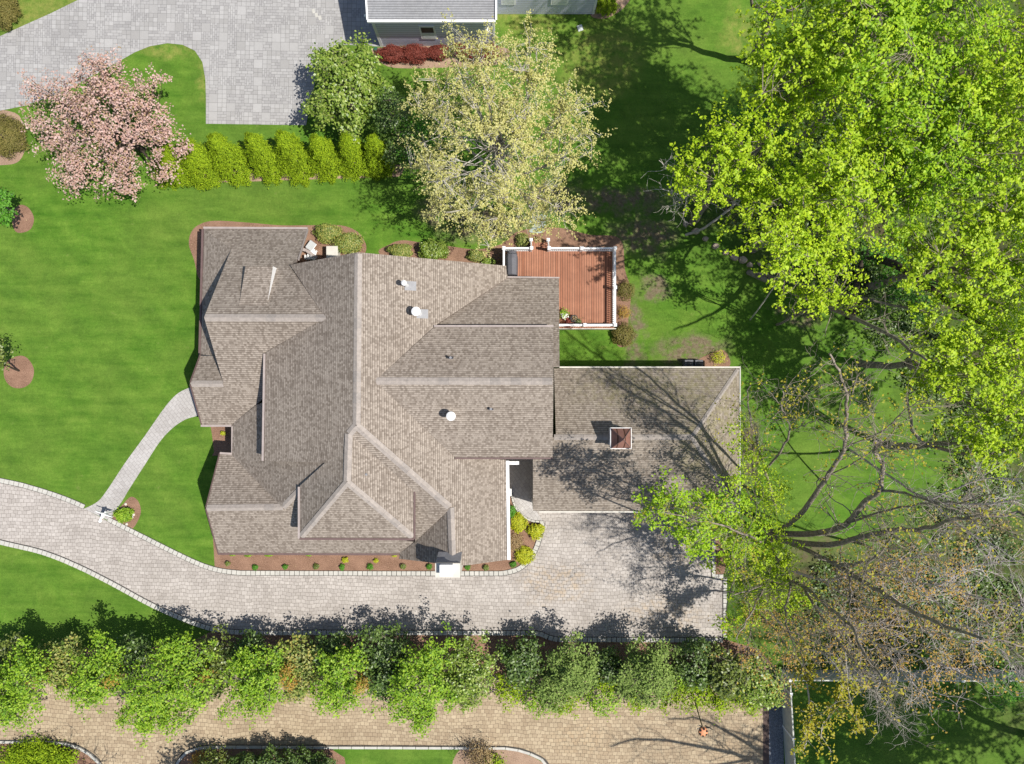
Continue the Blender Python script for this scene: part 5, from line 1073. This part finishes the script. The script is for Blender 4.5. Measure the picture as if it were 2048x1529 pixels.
tree('leafing_maple', 'yellow-green leafing tree overhanging the garage corner and driveway', 'tree', (1490, 1075),
     [blob(1395, 1035, 13, 62, 1.4), blob(1340, 1000, 13.5, 42, 1.0), blob(1300, 1025, 13, 30, .7), blob(1440, 1000, 13, 40, 1.0), blob(1400, 1080, 12, 36, .9), blob(1480, 1060, 11, 50, 1.2)], 'lime2', 'bark', size=.075, dens=1.25, clump=.13, per=18, spray=.45, seed=310, tr=.12, outer=.3, lump=.4, twr=.014)
tree('leafing_maple', 'yellow leafing tree straight above the big trunk at the garage east side', 'tree', (1490, 1000),
     [blob(1520, 955, 10.5, 46, 1.2), blob(1490, 900, 12, 34, .9), blob(1475, 850, 12, 22, .7), blob(1545, 1000, 9, 46, 1.1), blob(1530, 1040, 7, 30, .8), blob(1470, 960, 10, 26, .7)], 'lime', 'bark', size=.065, dens=1.0, clump=.15, per=14, spray=.5, seed=311, tr=.08, outer=.25, lump=.4, twr=.014)
tree('leafing_maple', 'fresh green leafing tree just below the big trunk', 'tree', (1455, 1110),
     [blob(1490, 1130, 8, 52, 1.2), blob(1540, 1180, 8, 50, 1.1), blob(1550, 1110, 8, 40, 1.0), blob(1470, 1090, 9, 36, .9), blob(1495, 1220, 5.5, 34, .8), blob(1590, 1195, 6.5, 28, .7), blob(1455, 1255, 4.5, 22, .6)], 'lime', 'bark', size=.08, dens=1.35, clump=.13, per=18, spray=.4, seed=312, tr=.1, outer=.3, lump=.4, twr=.014)
limb_tree('vine_tree', 'leaning stem hung with golden leaves over the cream fence corner', 'tree', (1500, 1190), [([(1500, 1190, 0), (1555, 1240, 4), (1600, 1300, 7.5), (1615, 1370, 9.5), (1620, 1440, 11), (1612, 1500, 12)], .1), ([(1600, 1300, 7.5), (1650, 1310, 9), (1685, 1370, 10.5), (1650, 1440, 11.5), (1640, 1480, 12)], .06), ([(1690, 1300, 10), (1700, 1400, 11.5), (1720, 1460, 12.5)], .03)], 'palebark', 'gold', 313, size=.085, twigs=16, tl=.9, depth=2, per=9, leafp=.9, leafr=.16)
ag = lambda x, y, z: (1024 + (x - 1024) * H / (H - z), 764.5 + (y - 764.5) * H / (H - z), z)
limb_tree('bare_tree', 'leafless tree standing below the bottom edge, throwing branch shadows on the tan road', 'tree', (1720, 1600), [([ag(1720, 1600, 0), ag(1690, 1580, 6), ag(1640, 1560, 9), ag(1570, 1545, 11), ag(1490, 1540, 13), ag(1430, 1560, 14)], .22), ([ag(1690, 1580, 6), ag(1640, 1530, 10), ag(1600, 1500, 13), ag(1560, 1510, 15)], .16), ([ag(1640, 1560, 9), ag(1590, 1590, 12), ag(1520, 1600, 14)], .12), ([ag(1690, 1580, 6), ag(1700, 1540, 11), ag(1650, 1520, 15)], .12)], 'bark', None, 350, twigs=9, tl=2.4, depth=3)
limb_tree('forked_tree', 'dark forked tree by the fieldstones throwing a forked shadow across the lawn', 'tree', (1497, 545), [([ag(1497, 545, 0), ag(1550, 612, 5), ag(1592, 680, 11), ag(1590, 735, 16)], .2), ([ag(1497, 545, 0), ag(1595, 590, 3.5), ag(1690, 628, 6), ag(1865, 700, 11)], .16)], 'bark', None, 351, twigs=5, tl=2.2, depth=3)
OR = 'orange-budding trees at the right'
for i, (b0, lm) in enumerate((((1560, 1130), [([(1560, 1130, 0), (1640, 1160, 5), (1720, 1150, 8), (1810, 1160, 11), (1900, 1180, 13)], .1), ([(1640, 1160, 5), (1750, 1220, 9), (1850, 1200, 12)], .07), ([(1720, 1150, 8), (1800, 1120, 11), (1880, 1110, 13)], .06)]),
                             ((1590, 1180), [([(1590, 1180, 0), (1670, 1240, 5), (1760, 1290, 9), (1850, 1320, 12), (1930, 1350, 14)], .1), ([(1670, 1240, 5), (1780, 1250, 9), (1880, 1270, 12), (1960, 1290, 14)], .07), ([(1760, 1290, 9), (1800, 1340, 11), (1850, 1380, 12.5)], .05)]),
                             ((1470, 1165), [([(1470, 1165, 0), (1510, 1220, 4), (1550, 1260, 6.5), (1590, 1320, 9)], .07), ([(1510, 1220, 4), (1500, 1270, 6), (1490, 1300, 7)], .04), ([(1550, 1260, 6.5), (1620, 1270, 9), (1680, 1260, 11)], .05)]))):
    limb_tree('budding_tree', ('upper slender tree with orange and yellow buds right of the big trunk', 'lower slender tree with orange buds stretching to the right edge', 'smallest orange-budding tree next to the driveway corner')[i], 'tree', b0, [([(x, y, z * 1.3) for x, y, z in p_], q_) for p_, q_ in lm], 'pinkbark' if i < 2 else 'bark', 'orangeleaf', 320 + i, size=.055, twigs=15, tl=2.0, depth=3, per=5, leafp=.55, leafr=.14, group=OR, tfr=.25)
GP = 'leafless mauve trees at the right edge'
for i, (b0, lm) in enumerate((((1700, 900), [([(1700, 900, 0), (1790, 960, 6), (1860, 1000, 11), (1960, 1010, 14), (2050, 1000, 16)], .1), ([(1860, 1000, 11), (1930, 1060, 14), (2010, 1100, 16)], .06), ([(1860, 1000, 11), (1960, 960, 14), (2048, 960, 16)], .06)]),
                             ((1730, 1090), [([(1730, 1090, 0), (1800, 1130, 5), (1880, 1170, 10), (1980, 1200, 14), (2060, 1210, 16)], .1), ([(1880, 1170, 10), (1960, 1130, 13), (2050, 1120, 15)], .06), ([(1800, 1130, 5), (1900, 1230, 11), (2000, 1300, 14), (2060, 1350, 16)], .07)]),
                             ((1640, 1290), [([(1640, 1290, 0), (1690, 1330, 5), (1750, 1390, 9), (1790, 1440, 11)], .06), ([(1690, 1330, 5), (1780, 1370, 9), (1840, 1400, 11.5)], .05), ([(1750, 1390, 9), (1760, 1430, 10.5)], .03)]))):
    limb_tree('bare_tree', ('upper leafless mauve-twigged tree at the right edge', 'lower leafless mauve-twigged tree at the right edge', 'pale bare twigs hanging over the fenced lawn below the fence line')[i], 'tree', b0, lm, 'pinkbark' if i < 2 else 'palebark', None, 330 + i, twigs=13 if i < 2 else 30, tl=2.3 if i < 2 else 1.3, depth=3, group=GP, tfr=.25)
# little yellow-leaved branch near the lower maple
limb_tree('sapling', 'thin arching sapling with yellow leaves in front of the dark lawn edge', 'sapling', (1640, 960), [([(1640, 960, 0), (1700, 930, 4), (1760, 890, 7), (1800, 850, 9), (1850, 800, 11)], .06), ([(1760, 890, 7), (1810, 900, 9), (1860, 880, 10.5), (1870, 850, 11)], .04)], 'bark', 'yellow', 340, size=.08, twigs=10, tl=1.2, depth=2, per=4, leafp=.4)

# fieldstones edging the lawn
rs = random.Random(3)
for i, (px, py) in enumerate(((1372, 448), (1392, 462), (1412, 478), (1432, 492), (1452, 505), (1470, 514), (1486, 520), (1500, 530), (1522, 527), (1538, 532), (1548, 545), (1532, 548))):
    p = P(px, py, .1); n = 8; r_ = rs.uniform(.22, .36); hgt = rs.uniform(.1, .25)
    a0 = [(math.cos(2 * math.pi * k / n + rs.uniform(-.2, .2)) * r_ * rs.uniform(.75, 1.15), math.sin(2 * math.pi * k / n) * r_ * rs.uniform(.6, .95)) for k in range(n)]
    b = MB(); bt = [Vector((p.x + x, p.y + y, 0)) for x, y in a0]; tp = [Vector((p.x + x * .8, p.y + y * .8, hgt + rs.uniform(-.03, .03))) for x, y in a0]
    b.add(bt + tp, [(k, (k + 1) % n, n + (k + 1) % n, n + k) for k in range(n)] + [tuple(range(n, 2 * n))])
    w_ = ('first', 'second', 'third', 'fourth', 'fifth', 'sixth', 'seventh', 'eighth', 'ninth', 'tenth', 'eleventh', 'twelfth')[i]
    tag(b.build('fieldstone', MAT['stone'], bevel=.03), '%s fieldstone counted from the upper left along the lawn edge' % w_, 'stone', 'fieldstones edging the lawn')

# ------------------------------------------------------------------ fence, lamp post, mailbox and small things
fz = 1.8; fence = empty('vinyl_fence', P(1570, 1345, 0), 'cream vinyl fence with square posts enclosing the lower right lawn', 'fence')
runs = [((1580, 1361), (1842, 1362)), ((1842, 1362), (1925, 1362)), ((1580, 1361), (1582, 1388)), ((1582, 1388), (1587, 1478)), ((1587, 1478), (1592, 1570)), ((1925, 1362), (2150, 1363))]
for a, c in runs:
    a, c = P(*a, fz), P(*c, fz); d = (c - a).normalized(); b = MB(); a2 = a + d * .08; c2 = c - d * .08
    b.bar((a2.x, a2.y, .92), (c2.x, c2.y, .92), .04, 1.66); b.bar((a2.x, a2.y, fz - .02), (c2.x, c2.y, fz - .02), .09, .1); b.bar((a2.x, a2.y, .12), (c2.x, c2.y, .12), .08, .12); b.build('panel', MAT['vinyl'], fence)
for px, py in ((1580, 1361), (1842, 1362), (1925, 1362), (1582, 1388), (1587, 1478)):
    p = P(px, py, fz + .05); b = MB(); b.box((p.x, p.y, .93), (.13, .13, 1.9)); b.box((p.x, p.y, fz + .1), (.18, .18, .05)); b.build('post', MAT['white'], fence)
lp_ = empty('lamp_post', P(1383, 1385, 0), 'black iron lamp post with rusty pierced copper lantern over the shared road', 'street lamp')
b = MB(); p0, p1 = P(1383, 1385, 0), P(1404, 1452, 4.6); b.cyl(p0, p0 + Vector((0, 0, .5)), .11, .08, 10); b.cyl(p0 + Vector((0, 0, .4)), p1, .045, .035, 8); b.build('pole', MAT['black'], lp_)
b = MB(); q = P(1405, 1455, 4.7)
for k in range(5):
    an = 2.3 + k * 1.0; e = q + Vector((math.cos(an) * .35, math.sin(an) * .25, .1)); b.cyl(q, e, .05, .03, 6); b.cyl(e, e + Vector((math.cos(an + 1) * .15, math.sin(an + 1) * .15, .05)), .02, .01, 6)
for k in range(4): e = q + Vector((.25 + .12 * k, .1 - .07 * k, 0)); b.cyl(q + Vector((.15 + .1 * k, .12 - .04 * k, .05)), e + Vector((.05, -.06, 0)), .04, .02, 6)
b.build('scroll_bracket', MAT['black'], lp_)
b = MB(); lc = P(1406, 1464, 4.8); b.lathe(lc - Vector((0, 0, .25)), [(.12, 0), (.26, .1), (.32, .26), (.24, .36), (.08, .42)], 12); lan = b.build('lantern', MAT['orange'], lp_, smooth=True)
b = MB()
for k in range(6):
    an = k * math.pi / 3 + .4; c_ = lc + Vector((math.cos(an) * .2, math.sin(an) * .2, .08)); nrm = Vector((math.cos(an) * .7, math.sin(an) * .7, .7)).normalized(); b.cyl(c_, c_ + nrm * .06, .07, n=10)
b.build('piercing', MAT['black'], lan)
mb_ = empty('mailbox', P(226, 1020, 0), 'white mailbox on a white bracketed post where the front walk meets the driveway', 'mailbox')
mp = P(226, 1022, 0)
b = MB(); b.box((mp.x, mp.y, .62), (.11, .11, 1.24)); b.box((mp.x, mp.y, 1.27), (.17, .17, .05)); b.build('post', MAT['white'], mb_)
di = Vector((-.42, -.9, 0)).normalized()
b = MB(); a = Vector((mp.x, mp.y, 1.02)); b.bar(a - di * .15, a + di * .62, .09, .07); b.bar(a + Vector((0, 0, -.35)), a + di * .35 + Vector((0, 0, -.02)), .05, .05); b.build('arm', MAT['white'], mb_)
b = MB(); c_ = a + di * .34 + Vector((0, 0, .15)); u = Vector((-di.y, di.x, 0))
prof = [(-.09, -.1), (-.09, .03), (-.055, .09), (0, .11), (.055, .09), (.09, .03), (.09, -.1)]
vs = [c_ + di * s + u * x + Vector((0, 0, z)) for s in (-.27, .27) for x, z in prof]; n = 7
b.add(vs, [(i, i + 1, i + 1 + n, i + n) for i in range(n - 1)] + [(n - 1, 0, n, 2 * n - 1), tuple(range(n))[::-1], tuple(range(n, 2 * n))]); bx = b.build('box', MAT['white'], mb_)
b = MB(); b.box(c_ + u * .1 + Vector((0, 0, .06)), (.02, .12, .04), rz=.4); b.build('flag', MAT['orange'], bx)
b = MB(); e0 = Vector((mp.x, mp.y, 1.15)); e1 = e0 + Vector((.62, -.22, 0)); b.bar(e0 - Vector((.5, -.18, 0)), e1, .05, .16); b.build('name_board', MAT['white'], mb_)
b = MB()
for k in range(10):
    a0_, a1_ = k * .7, (k + 1) * .7; c0 = P(203, 1028, .5); b.cyl(c0 + Vector((math.cos(a0_) * .1, math.sin(a0_) * .1, .04 * k - .3)), c0 + Vector((math.cos(a1_) * .1, math.sin(a1_) * .1, .04 * (k + 1) - .3)), .014, n=5)
tag(b.build('garden_stake', MAT['black']), 'small black scrolled iron stake at the kerb left of the mailbox', 'garden stake')
for i, (px, py) in enumerate(((237, 1044), (253, 1049), (264, 1035), (251, 1009), (267, 1030))):
    p = P(px, py, .05); b = MB(); b.lathe((p.x, p.y, 0), [(.08, 0), (.1, .03), (.07, .07)], 8)
    tag(b.build('pebble', MAT['cream']), 'cream pebble %s of the leafy clump in the mailbox bed' % ('at the lower left', 'directly below', 'at the lower right', 'at the top', 'at the right')[i], 'pebble', 'cream pebbles in the mailbox bed')
b = MB(); p = P(1160, 57, 0); b.box((p.x, p.y, .03), (.36, .42, .06), rz=.3); tag(b.build('utility_cover', MAT['blind'], bevel=.01), 'pale square utility cover lying in the upper lawn', 'utility cover')
b = MB(); p = P(752, 101, 0); b.lathe((p.x, p.y, 0), [(.16, 0), (.16, .12), (.1, .15)], 12); tag(b.build('irrigation_box', plain('green_plastic', (.03, .12, .08), .5)), 'round dark green irrigation lid beside the crimson hedge', 'lid')
# odd bright slabs in the neighbour's paving
for i, (px, py) in enumerate(((627, 23), (633, 31), (640, 36))):
    p = P(px, py, 0); b = MB(); b.box((p.x, p.y, .01), (.2, .3, .02), rz=.2); tag(b.build('replaced_paver', MAT['kerb']), 'whitish replaced paver, %s of three in the neighbour\'s paving' % ('topmost', 'middle', 'lowest')[i], 'paver', 'whitish pavers in the neighbour\'s driveway')
# low brush and brambles covering the wood's floor on the right: nobody could count them
def brush(name, label, areas, leaf, n, size, seed, h=.7, twigs=0):
    rng = np.random.default_rng(seed); ps = []
    for px, py, rx, ry in areas:
        m = int(n * rx * ry / sum(a[2] * a[3] for a in areas)); nc = max(6, m // 60)
        c = rng.normal(0, .5, (nc, 2)) * [rx, ry] + [px, py]; hh = rng.uniform(.25, 1, nc) * h
        i = rng.integers(0, nc, m); q = c[i] + rng.normal(0, 11, (m, 2)); k = H / S
        ps.append(np.stack([(q[:, 0] - 1024) * k, (764.5 - q[:, 1]) * k, np.abs(rng.normal(.5, .35, m)) * hh[i] + .03], 1))
    p = np.concatenate(ps); o = leaves(name, p, size, np.tile([0, 0, .7], (len(p), 1)), MAT[leaf], None, rng, .5)
    tag(o, label, 'undergrowth', kind='stuff')
AR = [(1680, 1200, 140, 60), (1850, 1180, 150, 90), (1980, 1230, 120, 80), (1960, 1030, 110, 90), (1750, 1290, 150, 40), (1960, 880, 90, 70)]
brush('undergrowth', 'dark green low brush under the bare trees at the right edge', AR, 'dark', 15000, .11, 401)
brush('dead_brush', 'straw brown dead brush and brambles among the bare trees at the right', AR[:4], 'straw', 4500, .065, 402, .9)
brush('ground_ivy', 'dark green ground cover beneath the lime green maples', [(1700, 560, 90, 50), (1800, 640, 90, 70), (1600, 440, 110, 60), (1880, 760, 70, 70), (1800, 300, 250, 160)], 'dark', 16000, .12, 403)
